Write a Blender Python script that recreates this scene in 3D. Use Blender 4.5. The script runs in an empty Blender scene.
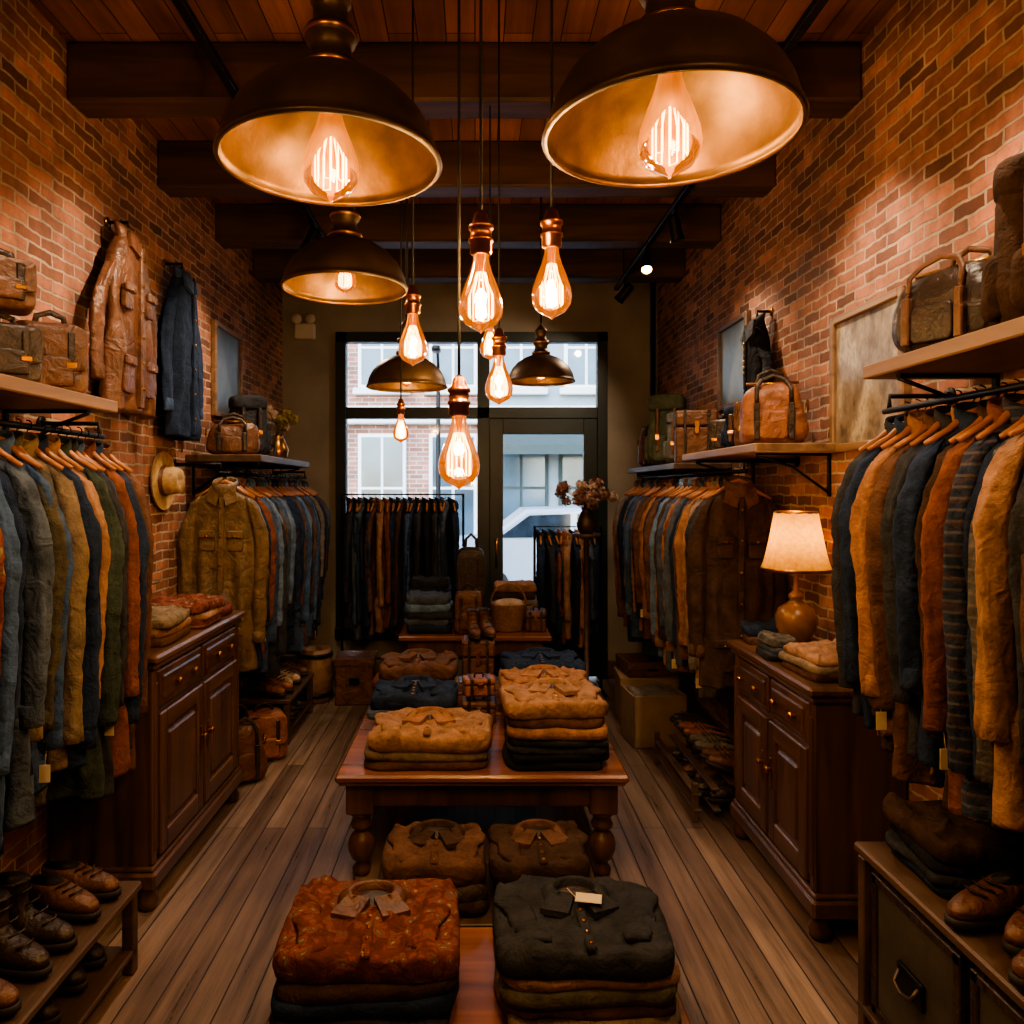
import bpy, math, random
from math import sin, cos, pi
from mathutils import Vector, Matrix, noise
C = bpy.context.scene.collection

# ------------------------------------------------------------------ helpers
def hx(h):
    r=[int(h[i:i+2],16)/255 for i in (0,2,4)]
    return tuple((c/12.92 if c<=.04045 else ((c+.055)/1.055)**2.4) for c in r)+(1,)
def T(x=0,y=0,z=0,rz=0,rx=0,ry=0,s=1):
    return Matrix.Translation((x,y,z))@Matrix.Rotation(rz,4,'Z')@Matrix.Rotation(ry,4,'Y')@Matrix.Rotation(rx,4,'X')@Matrix.Diagonal((s,s,s,1))

class MB:
    def __init__(s): s.v=[];s.f=[];s.mi=[];s.sm=[];s.mats=[]
    def add(s,verts,faces,m,smooth=False,Mx=None):
        if m not in s.mats: s.mats.append(m)
        k=s.mats.index(m); o=len(s.v)
        for p in verts:
            p=Vector(p)
            s.v.append(Mx@p if Mx else p)
        for f in faces:
            s.f.append([i+o for i in f]); s.mi.append(k); s.sm.append(smooth)
    def box(s,x0,x1,y0,y1,z0,z1,m,b=.004,Mx=None):
        b=min(b,abs(x1-x0)*.3,abs(y1-y0)*.3,abs(z1-z0)*.3)
        c=((x0+x1)/2,(y0+y1)/2,(z0+z1)/2); h=(abs(x1-x0)/2,abs(y1-y0)/2,abs(z1-z0)/2)
        V=[];idx={}
        for sx in(-1,1):
            for sy in(-1,1):
                for sz in(-1,1):
                    sg=(sx,sy,sz)
                    for a in range(3):
                        p=[c[k]+sg[k]*(h[k]-(0 if k==a else b)) for k in range(3)]
                        idx[(sx,sy,sz,a)]=len(V);V.append(p)
        F=[]
        for a in range(3):
            o=[k for k in range(3) if k!=a]
            for sa in(-1,1):
                q=[]
                for (p1,p2) in((-1,-1),(1,-1),(1,1),(-1,1)):
                    sg=[0,0,0];sg[a]=sa;sg[o[0]]=p1;sg[o[1]]=p2
                    q.append(idx[(*sg,a)])
                flip=(sa==1)!=(a!=1)
                F.append(q[::-1] if flip else q)
        for a in range(3):
            o=[k for k in range(3) if k!=a]
            for p1 in(-1,1):
                for p2 in(-1,1):
                    A=[0,0,0];A[a]=-1;A[o[0]]=p1;A[o[1]]=p2
                    B=list(A);B[a]=1
                    F.append([idx[(*A,o[0])],idx[(*B,o[0])],idx[(*B,o[1])],idx[(*A,o[1])]])
        for sx in(-1,1):
            for sy in(-1,1):
                for sz in(-1,1):
                    F.append([idx[(sx,sy,sz,a)] for a in range(3)])
        s.add(V,F,m,False,Mx)
    def loft(s,rings,m,c0=True,c1=True,smooth=True,Mx=None):
        n=len(rings[0]);V=[p for r in rings for p in r];F=[]
        for i in range(len(rings)-1):
            for j in range(n):
                F.append([i*n+j,i*n+(j+1)%n,(i+1)*n+(j+1)%n,(i+1)*n+j])
        if c0: F.append(list(range(n))[::-1])
        if c1: F.append([(len(rings)-1)*n+j for j in range(n)])
        s.add(V,F,m,smooth,Mx)
    def lathe(s,prof,m,n=28,Mx=None,c0=False,c1=False,smooth=True):
        s.loft([[(r*cos(2*pi*j/n),r*sin(2*pi*j/n),z) for j in range(n)] for r,z in prof],m,c0,c1,smooth,Mx)
    def tube(s,path,r,m,n=8,Mx=None,flat=1.0,caps=True):
        P=[Vector(p) for p in path];R=r if isinstance(r,(list,tuple)) else [r]*len(P)
        rings=[];up=None
        for i,p in enumerate(P):
            t=(P[min(i+1,len(P)-1)]-P[max(i-1,0)]).normalized()
            if up is None:
                up=Vector((0,0,1)) if abs(t.z)<.8 else Vector((0,1,0))
            a=t.cross(up)
            if a.length<1e-4: a=t.cross(Vector((1,0.1,0)))
            a.normalize();b=a.cross(t).normalized();up=b
            rings.append([tuple(p+a*cos(2*pi*j/n)*R[i]+b*sin(2*pi*j/n)*R[i]*flat) for j in range(n)])
        s.loft(rings,m,caps,caps,True,Mx)
    def sq(s,w,d,h,m,e1=.4,e2=.4,nu=32,nv=14,amp=.0,seed=0,Mx=None,taper=0,sag=0):
        def pw(a,e): return math.copysign(abs(a)**e,a)
        rings=[]
        for i in range(nv+1):
            v=-pi/2+pi*i/nv
            v=max(-pi/2+.03,min(pi/2-.03,v))
            r=[]
            for j in range(nu):
                u=2*pi*j/nu
                zz=pw(sin(v),e1)
                x=w/2*pw(cos(v),e1)*pw(cos(u),e2);y=d/2*pw(cos(v),e1)*pw(sin(u),e2);z=h/2*zz+h/2
                k=1-taper*(z/h)
                x*=k;y*=k
                if amp:
                    nn=noise.noise_vector(Vector((x*7+seed*3.1,y*7,z*7+seed)))
                    x+=nn.x*amp;y+=nn.y*amp;z+=nn.z*amp*(z/h)
                if sag: z-=sag*(z/h)*(1-(2*x/w)**2)
                r.append((x,y,z))
            rings.append(r)
        s.loft(rings,m,True,True,True,Mx)
    def build(s,name,origin=None,parent=None,solid=True):
        me=bpy.data.meshes.new(name)
        o=Vector(origin) if origin else Vector((0,0,0))
        me.from_pydata([tuple(p-o) for p in s.v],[],s.f)
        for m in s.mats: me.materials.append(m)
        me.polygons.foreach_set('material_index',s.mi)
        me.polygons.foreach_set('use_smooth',s.sm)
        me.update()
        ob=bpy.data.objects.new(name,me);ob.location=o
        C.objects.link(ob)
        if parent: ob.parent=parent
        return ob

# ------------------------------------------------------------------ materials
def nodes(name):
    m=bpy.data.materials.new(name);m.use_nodes=True
    nt=m.node_tree;return m,nt,nt.nodes['Principled BSDF']
def N(nt,t,**k):
    n=nt.nodes.new(t)
    for a,b in k.items(): setattr(n,a,b)
    return n
def L(nt,a,b): nt.links.new(a,b)
def ramp(nt,stops):
    r=N(nt,'ShaderNodeValToRGB');e=r.color_ramp.elements
    e[0].position,e[0].color=stops[0];e[1].position,e[1].color=stops[-1]
    for p,c in stops[1:-1]:
        x=e.new(p);x.color=c
    return r
def scl(c,k): return (c[0]*k,c[1]*k,c[2]*k,1)
def simple(name,col,rough=.5,metal=0,var=.35,scale=8,bump=.1,vec=(1,1,1),bscale=None,spec=.5):
    m,nt,b=nodes(name);c=hx(col) if isinstance(col,str) else col
    tc=N(nt,'ShaderNodeTexCoord');mp=N(nt,'ShaderNodeMapping');mp.inputs['Scale'].default_value=vec
    L(nt,tc.outputs['Object'],mp.inputs['Vector'])
    ns=N(nt,'ShaderNodeTexNoise');ns.inputs['Scale'].default_value=scale;ns.inputs['Detail'].default_value=5
    L(nt,mp.outputs[0],ns.inputs['Vector'])
    r=ramp(nt,[(.3,scl(c,1-var)),(.7,scl(c,1+var))]);L(nt,ns.outputs['Fac'],r.inputs[0]);L(nt,r.outputs[0],b.inputs['Base Color'])
    b.inputs['Roughness'].default_value=rough;b.inputs['Metallic'].default_value=metal
    b.inputs['Specular IOR Level'].default_value=spec
    if bump:
        n2=N(nt,'ShaderNodeTexNoise');n2.inputs['Scale'].default_value=bscale or scale*4;n2.inputs['Detail'].default_value=3
        L(nt,mp.outputs[0],n2.inputs['Vector'])
        bp=N(nt,'ShaderNodeBump');bp.inputs['Strength'].default_value=bump;bp.inputs['Distance'].default_value=.01
        L(nt,n2.outputs['Fac'],bp.inputs['Height']);L(nt,bp.outputs[0],b.inputs['Normal'])
    return m
def wood(name,c1,c2,axis='y',rough=.4,scale=14):
    v={'x':(.08,1,1),'y':(1,.08,1),'z':(1,1,.08)}[axis]
    m,nt,b=nodes(name)
    tc=N(nt,'ShaderNodeTexCoord');mp=N(nt,'ShaderNodeMapping');mp.inputs['Scale'].default_value=v
    L(nt,tc.outputs['Object'],mp.inputs['Vector'])
    ns=N(nt,'ShaderNodeTexNoise');ns.inputs['Scale'].default_value=scale;ns.inputs['Detail'].default_value=6;ns.inputs['Distortion'].default_value=1.2
    L(nt,mp.outputs[0],ns.inputs['Vector'])
    r=ramp(nt,[(.3,hx(c1)),(.68,hx(c2))]);L(nt,ns.outputs['Fac'],r.inputs[0]);L(nt,r.outputs[0],b.inputs['Base Color'])
    b.inputs['Roughness'].default_value=rough
    bp=N(nt,'ShaderNodeBump');bp.inputs['Strength'].default_value=.15;bp.inputs['Distance'].default_value=.005
    L(nt,ns.outputs['Fac'],bp.inputs['Height']);L(nt,bp.outputs[0],b.inputs['Normal'])
    return m
def fabric(name,col,rough=.9,kind=None,col2='c0a070',col3='402018'):
    m,nt,b=nodes('fabric_'+name);c=hx(col);lea=rough<.6
    tc=N(nt,'ShaderNodeTexCoord')
    ns=N(nt,'ShaderNodeTexNoise');ns.inputs['Scale'].default_value=13;ns.inputs['Detail'].default_value=9;ns.inputs['Roughness'].default_value=.72
    L(nt,tc.outputs['Object'],ns.inputs['Vector'])
    r=ramp(nt,[(.3,scl(c,.45)),(.7,scl(c,1.5))]);L(nt,ns.outputs['Fac'],r.inputs[0]);out=r.outputs[0]
    if kind=='plaid':
        for ax,fr in(('Z',11),('DIAGONAL',9)):
            w=N(nt,'ShaderNodeTexWave',wave_type='BANDS',bands_direction=ax);w.inputs['Scale'].default_value=fr
            L(nt,tc.outputs['Object'],w.inputs['Vector'])
            rr=ramp(nt,[(.78,(0,0,0,1)),(.92,(.3,.3,.3,1))]);L(nt,w.outputs['Fac'],rr.inputs[0])
            mx=N(nt,'ShaderNodeMixRGB');L(nt,rr.outputs[0],mx.inputs[0]);L(nt,out,mx.inputs[1])
            mx.inputs[2].default_value=hx(col2 if ax=='Z' else col3);out=mx.outputs[0]
    if kind=='pattern':
        vo=N(nt,'ShaderNodeTexVoronoi');vo.inputs['Scale'].default_value=26
        n3=N(nt,'ShaderNodeTexNoise');n3.inputs['Scale'].default_value=14
        L(nt,tc.outputs['Object'],n3.inputs['Vector'])
        mxv=N(nt,'ShaderNodeMixRGB');mxv.inputs[0].default_value=.12
        L(nt,tc.outputs['Object'],mxv.inputs[1]);L(nt,n3.outputs['Color'],mxv.inputs[2]);L(nt,mxv.outputs[0],vo.inputs['Vector'])
        rr=ramp(nt,[(.08,hx(col2)),(.24,hx(col3)),(.4,c),(.6,scl(c,.35))])
        L(nt,vo.outputs['Distance'],rr.inputs[0])
        sm=N(nt,'ShaderNodeMixRGB');sm.inputs[0].default_value=.7;L(nt,out,sm.inputs[1]);L(nt,rr.outputs[0],sm.inputs[2]);out=sm.outputs[0]
    L(nt,out,b.inputs['Base Color']);b.inputs['Roughness'].default_value=rough
    b.inputs['Specular IOR Level'].default_value=.4 if lea else .12
    n2=N(nt,'ShaderNodeTexNoise');n2.inputs['Scale'].default_value=60 if lea else 110;n2.inputs['Detail'].default_value=4
    L(nt,tc.outputs['Object'],n2.inputs['Vector'])
    bp=N(nt,'ShaderNodeBump');bp.inputs['Strength'].default_value=.5;bp.inputs['Distance'].default_value=.006
    L(nt,n2.outputs['Fac'],bp.inputs['Height'])
    n4=N(nt,'ShaderNodeTexNoise');n4.inputs['Scale'].default_value=13;n4.inputs['Detail'].default_value=4;n4.inputs['Distortion'].default_value=1.6
    L(nt,tc.outputs['Object'],n4.inputs['Vector'])
    bq=N(nt,'ShaderNodeBump');bq.inputs['Strength'].default_value=.55;bq.inputs['Distance'].default_value=.024
    L(nt,n4.outputs['Fac'],bq.inputs['Height']);L(nt,bp.outputs[0],bq.inputs['Normal']);L(nt,bq.outputs[0],b.inputs['Normal'])
    return m
def bricktex(name,vecswap,bw,rh,mort,c1,c2,cm,rough,bump,grain=None,gscale=6,offs=.5,patch=.5,big=.35,vary=.45):
    m,nt,b=nodes(name)
    tc=N(nt,'ShaderNodeTexCoord');sp=N(nt,'ShaderNodeSeparateXYZ');cb=N(nt,'ShaderNodeCombineXYZ')
    L(nt,tc.outputs['Object'],sp.inputs[0])
    L(nt,sp.outputs[vecswap[0]],cb.inputs[0]);L(nt,sp.outputs[vecswap[1]],cb.inputs[1])
    nw=N(nt,'ShaderNodeTexNoise');nw.inputs['Scale'].default_value=11 if bump>.4 else 2
    L(nt,tc.outputs['Object'],nw.inputs['Vector'])
    va=N(nt,'ShaderNodeMixRGB',blend_type='LINEAR_LIGHT');va.inputs[0].default_value=.013 if bump>.4 else .0
    L(nt,cb.outputs[0],va.inputs[1]);L(nt,nw.outputs['Color'],va.inputs[2])
    def bt(a,c,d,vec):
        br=N(nt,'ShaderNodeTexBrick');br.offset=offs
        I=br.inputs;I['Scale'].default_value=1;I['Brick Width'].default_value=bw;I['Row Height'].default_value=rh;I['Mortar Size'].default_value=mort
        I['Mortar Smooth'].default_value=.3;I['Color1'].default_value=a;I['Color2'].default_value=c;I['Mortar'].default_value=d;I['Bias'].default_value=0
        L(nt,vec,br.inputs['Vector']);return br
    br=bt(hx(c1),hx(c2),hx(cm),va.outputs[0])
    sh=N(nt,'ShaderNodeVectorMath',operation='ADD');sh.inputs[1].default_value=(bw*20,rh*40,0);L(nt,va.outputs[0],sh.inputs[0])
    b2=bt((1+vary,1+vary,1+vary,1),(1-vary,1-vary,1-vary*.9,1),(1,1,1,1),sh.outputs[0])
    m0=N(nt,'ShaderNodeMixRGB',blend_type='MULTIPLY');m0.inputs[0].default_value=1
    L(nt,br.outputs['Color'],m0.inputs[1]);L(nt,b2.outputs['Color'],m0.inputs[2])
    mp=N(nt,'ShaderNodeMapping')
    if grain: mp.inputs['Scale'].default_value=grain
    L(nt,tc.outputs['Object'],mp.inputs[0])
    ns=N(nt,'ShaderNodeTexNoise');ns.inputs['Scale'].default_value=gscale;ns.inputs['Detail'].default_value=10;ns.inputs['Roughness'].default_value=.72
    L(nt,mp.outputs[0],ns.inputs['Vector'])
    r=ramp(nt,[(.3,(1-patch,1-patch,1-patch,1)),(.7,(1+patch,1+patch,1+patch,1))]);L(nt,ns.outputs['Fac'],r.inputs[0])
    mu=N(nt,'ShaderNodeMixRGB',blend_type='MULTIPLY');mu.inputs[0].default_value=1
    L(nt,m0.outputs[0],mu.inputs[1]);L(nt,r.outputs[0],mu.inputs[2])
    nb=N(nt,'ShaderNodeTexNoise');nb.inputs['Scale'].default_value=1.3;nb.inputs['Detail'].default_value=4
    L(nt,tc.outputs['Object'],nb.inputs['Vector'])
    r2=ramp(nt,[(.35,(1-big,1-big,1-big*.9,1)),(.65,(1+big*.6,1+big*.6,1+big*.6,1))]);L(nt,nb.outputs['Fac'],r2.inputs[0])
    m2=N(nt,'ShaderNodeMixRGB',blend_type='MULTIPLY');m2.inputs[0].default_value=1
    L(nt,mu.outputs[0],m2.inputs[1]);L(nt,r2.outputs[0],m2.inputs[2]);L(nt,m2.outputs[0],b.inputs['Base Color'])
    rr=ramp(nt,[(.3,(rough-.12,)*3+(1,)),(.7,(rough+.12,)*3+(1,))]);L(nt,ns.outputs['Fac'],rr.inputs[0]);L(nt,rr.outputs[0],b.inputs['Roughness'])
    inv=N(nt,'ShaderNodeMath',operation='MULTIPLY_ADD');inv.inputs[1].default_value=-1;L(nt,br.outputs['Fac'],inv.inputs[0])
    ad=N(nt,'ShaderNodeMath',operation='MULTIPLY_ADD');ad.inputs[1].default_value=.7;L(nt,ns.outputs['Fac'],ad.inputs[0]);L(nt,inv.outputs[0],ad.inputs[2])
    bp=N(nt,'ShaderNodeBump');bp.inputs['Strength'].default_value=bump;bp.inputs['Distance'].default_value=.014
    L(nt,ad.outputs[0],bp.inputs['Height']);L(nt,bp.outputs[0],b.inputs['Normal'])
    return m
def emis(name,col,st):
    m=bpy.data.materials.new(name);m.use_nodes=True;nt=m.node_tree;nt.nodes.clear()
    e=N(nt,'ShaderNodeEmission');e.inputs[0].default_value=hx(col);e.inputs[1].default_value=st
    o=N(nt,'ShaderNodeOutputMaterial');L(nt,e.outputs[0],o.inputs[0]);return m
def clear(name,tint,gl=.12,em=None,es=0):
    m=bpy.data.materials.new(name);m.use_nodes=True;nt=m.node_tree;nt.nodes.clear()
    t=N(nt,'ShaderNodeBsdfTransparent');t.inputs[0].default_value=tint
    g=N(nt,'ShaderNodeBsdfGlossy');g.inputs['Roughness'].default_value=.05
    f=N(nt,'ShaderNodeFresnel');f.inputs[0].default_value=1.45
    mx=N(nt,'ShaderNodeMixShader');L(nt,f.outputs[0],mx.inputs[0]);L(nt,t.outputs[0],mx.inputs[1]);L(nt,g.outputs[0],mx.inputs[2])
    out=mx.outputs[0]
    if em:
        e=N(nt,'ShaderNodeEmission');e.inputs[0].default_value=hx(em);e.inputs[1].default_value=es
        a=N(nt,'ShaderNodeAddShader');L(nt,out,a.inputs[0]);L(nt,e.outputs[0],a.inputs[1]);out=a.outputs[0]
    o=N(nt,'ShaderNodeOutputMaterial');L(nt,out,o.inputs[0]);return m

BRICK=bricktex('brick_wall',(1,2),.165,.052,.0065,'a06a52','704838','a8937e',.85,1.0,gscale=7,patch=.5)
FLOOR=bricktex('floor_planks',(1,0),2.3,.105,.003,'7e6a5c','5c4a40','0c0907',.36,.38,grain=(1,.05,1),gscale=22,offs=.37,patch=.55,big=.3,vary=.2)
CEIL=bricktex('ceiling_planks',(1,0),3.1,.12,.003,'9a6444','6c4630','150b06',.55,.35,grain=(1,.06,1),gscale=14,offs=.4,patch=.5,vary=.2)
BEAM=wood('beam_wood','2e1e12','5c3e28','x',.6,10)
PLASTER=simple('grey_plaster','8a8278',.85,var=.15,scale=3,bump=.15,bscale=30)
DARKPLASTER=simple('rear_plaster','6a5a4c',.9,var=.15,scale=3)
BLACKFR=simple('black_frame_paint','1c2628',.4,var=.2,scale=5,bump=.03)
WALNUT=wood('walnut','342218','64483a','z',.32,12)
WALNUTY=wood('walnut_h','362418','684b38','y',.3,12)
TABLEW=wood('table_wood','5a3420','8c5836','x',.25,9)
TABLED=wood('table_dark','3a2418','66462c','z',.35,12)
SHELFW=wood('shelf_wood','5e4430','907054','y',.5,12)
SHELFD=wood('shelf_dark','3a2a20','5c4636','y',.5,12)
HANG=wood('hanger_wood','7a4c2a','a87048','x',.35,20)
IRON=simple('black_iron','1d1b1a',.45,.8,var=.2,scale=20,bump=.05)
BRONZE=simple('aged_bronze','524236',.45,.7,var=.35,scale=9,bump=.08)
INNER=simple('shade_lining','80623c',.42,.85,var=.35,scale=12,bump=.12)
BRASS=simple('brass','a8742c',.3,1,var=.2,scale=15,bump=.03)
COPPER=simple('copper_socket','b87a40',.3,1,var=.2,scale=15,bump=.03)
CABLE=simple('cable','0d0b0a',.7,var=.1,bump=0)
FIL=emis('filament','ffa030',24)
BULB=clear('amber_bulb_glass',(1,.78,.46,1),em='ff7c10',es=.55)
GLASS=clear('window_glass',(.93,.97,1,1))
SPOTF=emis('spot_face','ffc070',30)
fab={}
for n,c in dict(navy='232f46',denim='3c5070',blue='5a708c',slate='46505e',tan='8c6c58',camel='8e674e',rust='6e4432',brown='5a4238',dbrown='3e2f28',olive='4c483c',charcoal='303238',black='1e1e24',cream='a89684',grey='6a6662',green='36403a',burg='562e2c',khaki='726454',ochre='785640').items():
    fab[n]=fabric(n,c)
fab['plaid_red']=fabric('plaid_red','5c3028',kind='plaid',col2='a08a78',col3='1c2230')
fab['plaid_blue']=fabric('plaid_blue','2b3446',kind='plaid',col2='7a7068',col3='5a3c30')
fab['plaid_grey']=fabric('plaid_grey','4c4a48',kind='plaid',col2='78706a',col3='2a2826')
fab['paisley']=fabric('paisley','7a4434',kind='pattern',col2='a08c70',col3='3a4a4a')
fab['tweed']=fabric('tweed','54483e',kind='pattern',col2='766a5a',col3='38363a')
LEA=fabric('leather_tan','865438',.42);LEB=fabric('leather_brown','5e3e2c',.42);LED=fabric('leather_dark','32261f',.4);LEO=fabric('leather_olive','645038',.5)
CANV=fabric('canvas_green','505444',.9);CANG=fabric('canvas_grey','626260',.9)
SOLE=simple('sole','1c1612',.7,bump=.05)
CARD=simple('cardboard','806a54',.85,var=.15)
PAPER=simple('paper_tag','c8b89c',.8,var=.05,bump=0)
STRAW=simple('straw','a0845e',.8,var=.3,scale=40,bump=.4)
WICK=simple('wicker','7a5638',.7,var=.4,scale=60,bump=.5)
warm=(1,.75,.50)

# ------------------------------------------------------------------ room shell
XL,XR,YB,YF,H=-1.72,1.63,6.7,-1.0,3.58
b=MB();b.box(XL-.2,XR+.2,YF-.2,YB+.2,-.1,0,FLOOR,0);b.build('floor')
b=MB();b.box(XL-.2,XR+.2,YF-.2,YB+.2,H,H+.1,CEIL,0);b.build('ceiling')
b=MB();b.box(XL-.2,XL,YF-.2,YB+.2,0,H,BRICK,0);b.build('wall_left')
b=MB();b.box(XR,XR+.2,YF-.2,YB+.2,0,H,BRICK,0);b.build('wall_right')
b=MB();b.box(XL,XR,YF-.2,YF,0,H,DARKPLASTER,0);b.build('wall_rear')
b=MB()
b.box(XL,-1.22,YB,YB+.2,0,H,PLASTER,0);b.box(1.16,XR,YB,YB+.2,0,H,PLASTER,0)
b.box(-1.22,1.16,YB,YB+.2,3.07,H,PLASTER,0);b.box(-1.22,.06,YB,YB+.2,0,.42,PLASTER,0)
b.build('wall_back')
for i,y in enumerate((.4,1.3,2.2,3.15,4.05,4.95,5.8)):
    b=MB();b.box(XL,XR,y,y+.17,3.33,H,BEAM,.012);b.build('ceiling_beam',(0,y,3.45))
b=MB();b.box(XL,XL+.02,YF,YB,0,.14,SHELFD,.004);b.build('baseboard_left')
b=MB();b.box(XR-.02,XR,YF,YB,0,.14,SHELFD,.004);b.build('baseboard_right')
b=MB();b.box(XL,-1.22,YB-.02,YB,0,.16,SHELFD,.004);b.box(1.18,XR,YB-.02,YB,0,.16,SHELFD,.004);b.build('baseboard_back')
b=MB();F=BLACKFR
y0,y1=YB-.03,YB+.08
b.box(-1.24,-1.15,y0,y1,.4,3.09,F);b.box(1.09,1.18,y0,y1,0,3.09,F);b.box(-1.24,1.18,y0,y1,3.0,3.09,F)
b.box(-1.15,1.09,y0,y1,2.32,2.42,F);b.box(.02,.13,y0,y1,0,3.0,F);b.box(-1.24,.02,y0-.04,y1,.36,.46,F)
b.box(-1.15,.02,YB+.02,YB+.028,.46,2.32,GLASS,0);b.box(-1.15,.02,YB+.02,YB+.028,2.42,3.0,GLASS,0);b.box(.13,1.09,YB+.02,YB+.028,2.42,3.0,GLASS,0)
b.build('window_1')
b=MB();dx0,dx1=.13,1.09
b.box(dx0,dx0+.12,y0+.01,y1-.03,0.02,2.32,F);b.box(dx1-.12,dx1,y0+.01,y1-.03,0.02,2.32,F)
b.box(dx0+.12,dx1-.12,y0+.01,y1-.03,2.18,2.32,F);b.box(dx0+.12,dx1-.12,y0+.01,y1-.03,.02,.42,F)
b.box(dx0+.2,dx1-.2,y0-.002,y0+.012,.1,.34,F,.008)
b.box(dx0+.12,dx1-.12,YB+.02,YB+.026,.42,2.18,GLASS,0)
b.tube([(dx0+.06,y0-.0,1.0),(dx0+.06,y0-.05,1.0),(dx0+.06,y0-.05,1.25),(dx0+.06,y0,1.25)],.01,BRASS)
b.build('door_1')

# ------------------------------------------------------------------ street outside
ASPH=simple('asphalt','5a5d60',.9,var=.15);PAVE=simple('pavement','989894',.85,var=.1)
FB=bricktex('facade_brick',(0,2),.3,.1,.012,'946454','78503f','9c9088',.9,.4,gscale=3,patch=.3,vary=.2)
FC=simple('facade_stone','b8b8b2',.8,var=.12,scale=2);FG=simple('facade_grey','747f86',.8,var=.1,scale=2)
WG=simple('dark_window_glass','3c4e58',.15,var=.6,scale=.8,bump=0);WF=simple('white_frame','c8cccc',.6,var=.03)
AWN=simple('dark_awning','2c3836',.8,var=.1)
b=MB();b.box(-14,14,YB+.2,9.4,-.12,-.02,PAVE,0);b.build('sidewalk')
b=MB();b.box(-14,14,9.4,15,-.2,-.1,ASPH,0);b.build('street')
b=MB();b.box(-14,14,15,16.6,-.12,-.02,PAVE,0);b.build('sidewalk')
def building(x0,x1,m,h,nw,y=16.6,shop=False):
    b=MB();b.box(x0,x1,y,y+2,0,h,m,0)
    w=(x1-x0)/nw
    for i in range(nw):
        cx=x0+w*(i+.5)
        for z0,z1 in((.5,2.9),(3.9,5.7),(6.8,8.5)):
            if z1>h-.3: continue
            ww=w*(.42 if shop and z0<1 else .34)
            b.box(cx-ww,cx+ww,y-.08,y+.05,z0,z1,AWN if shop and z0<1 else WF,.02)
            b.box(cx-ww+.08,cx-.03,y-.1,y-.05,z0+.08,(z0+z1)/2-.03,WG,0);b.box(cx+.03,cx+ww-.08,y-.1,y-.05,z0+.08,(z0+z1)/2-.03,WG,0)
            b.box(cx-ww+.08,cx-.03,y-.1,y-.05,(z0+z1)/2+.03,z1-.08,WG,0);b.box(cx+.03,cx+ww-.08,y-.1,y-.05,(z0+z1)/2+.03,z1-.08,WG,0)
            b.box(cx-ww-.1,cx+ww+.1,y-.18,y+.02,z0-.15,z0,FC,.02)
    if shop:
        b.add([(x0+.1,y-.1,3.2),(x1-.1,y-.1,3.2),(x1-.1,y-1.1,2.6),(x0+.1,y-1.1,2.6),(x1-.1,y-1.1,2.4),(x0+.1,y-1.1,2.4)],[[0,1,2,3],[3,2,4,5]],AWN)
    b.box(x0,x1,y-.25,y+.05,3.1,3.5,FC,.03);b.box(x0-.05,x1+.05,y-.35,y+.1,h-.3,h,FC,.04)
    b.build('street_building',((x0+x1)/2,y,0))
building(-13,-4.4,FC,9,5);building(-4.4,.3,FB,9.5,3);building(.3,4.6,FG,8.8,3,shop=True);building(4.6,13,FB,9.3,5)
b=MB();b.lathe([(.12,-.02),(.1,.1),(.05,.3),(.045,3.4),(.03,4.2)],IRON,12,T(-.75,15.3,0),True,True);b.tube([(-.75,15.3,4.2),(-.75,15.0,4.45),(-.75,14.6,4.4)],.03,IRON,8);b.sq(.18,.4,.12,IRON,.6,.6,Mx=T(-.75,14.5,4.32));b.build('street_lamp',(-.75,15.3,0))
CARP=simple('car_paint','a4acb2',.25,.3,var=.03,bump=0);TYRE=simple('tyre','151515',.8,bump=0);CG=simple('car_glass','20282e',.1,bump=0)
b=MB();CX=1.5
def carring(y,k):
    pts=[(-2.1,.35),(-2.15,.7),(-2.0,.88),(-1.3,.95),(-.75,1.38),(.6,1.42),(1.35,1.0),(1.95,.92),(2.15,.75),(2.15,.4),(1.6,.28),(-1.6,.28)]
    return [(CX+x*(1-.03*k),y,z if z<.9 else .9+(z-.9)*(1-.1*k)) for x,z in pts]
b.loft([carring(11.0,1),carring(11.12,0),carring(12.5,0),carring(12.65,1)],CARP,smooth=False)
for q in([(-1.15,.97),(-.7,1.3),(-.1,1.32),(-.1,.98)],[(0,.98),(0,1.32),(.52,1.33),(1.1,1.0)]):
    b.add([(CX+x,10.985,z) for x,z in q],[[0,1,2,3]],CG)
for wx in(-1.3,1.35):
    for wy in(11.0,12.45):
        b.lathe([(.01,0),(.2,0),(.31,.02),(.33,.1),(.31,.2),(.01,.2)],TYRE,20,T(CX+wx,wy-.02+.2,.23,rx=pi/2))
        b.lathe([(.01,.205),(.17,.205),(.19,.2)],CARP,20,T(CX+wx,wy-.02+.2,.23,rx=pi/2))
b.build('parked_car',(CX,11.8,0))

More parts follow.
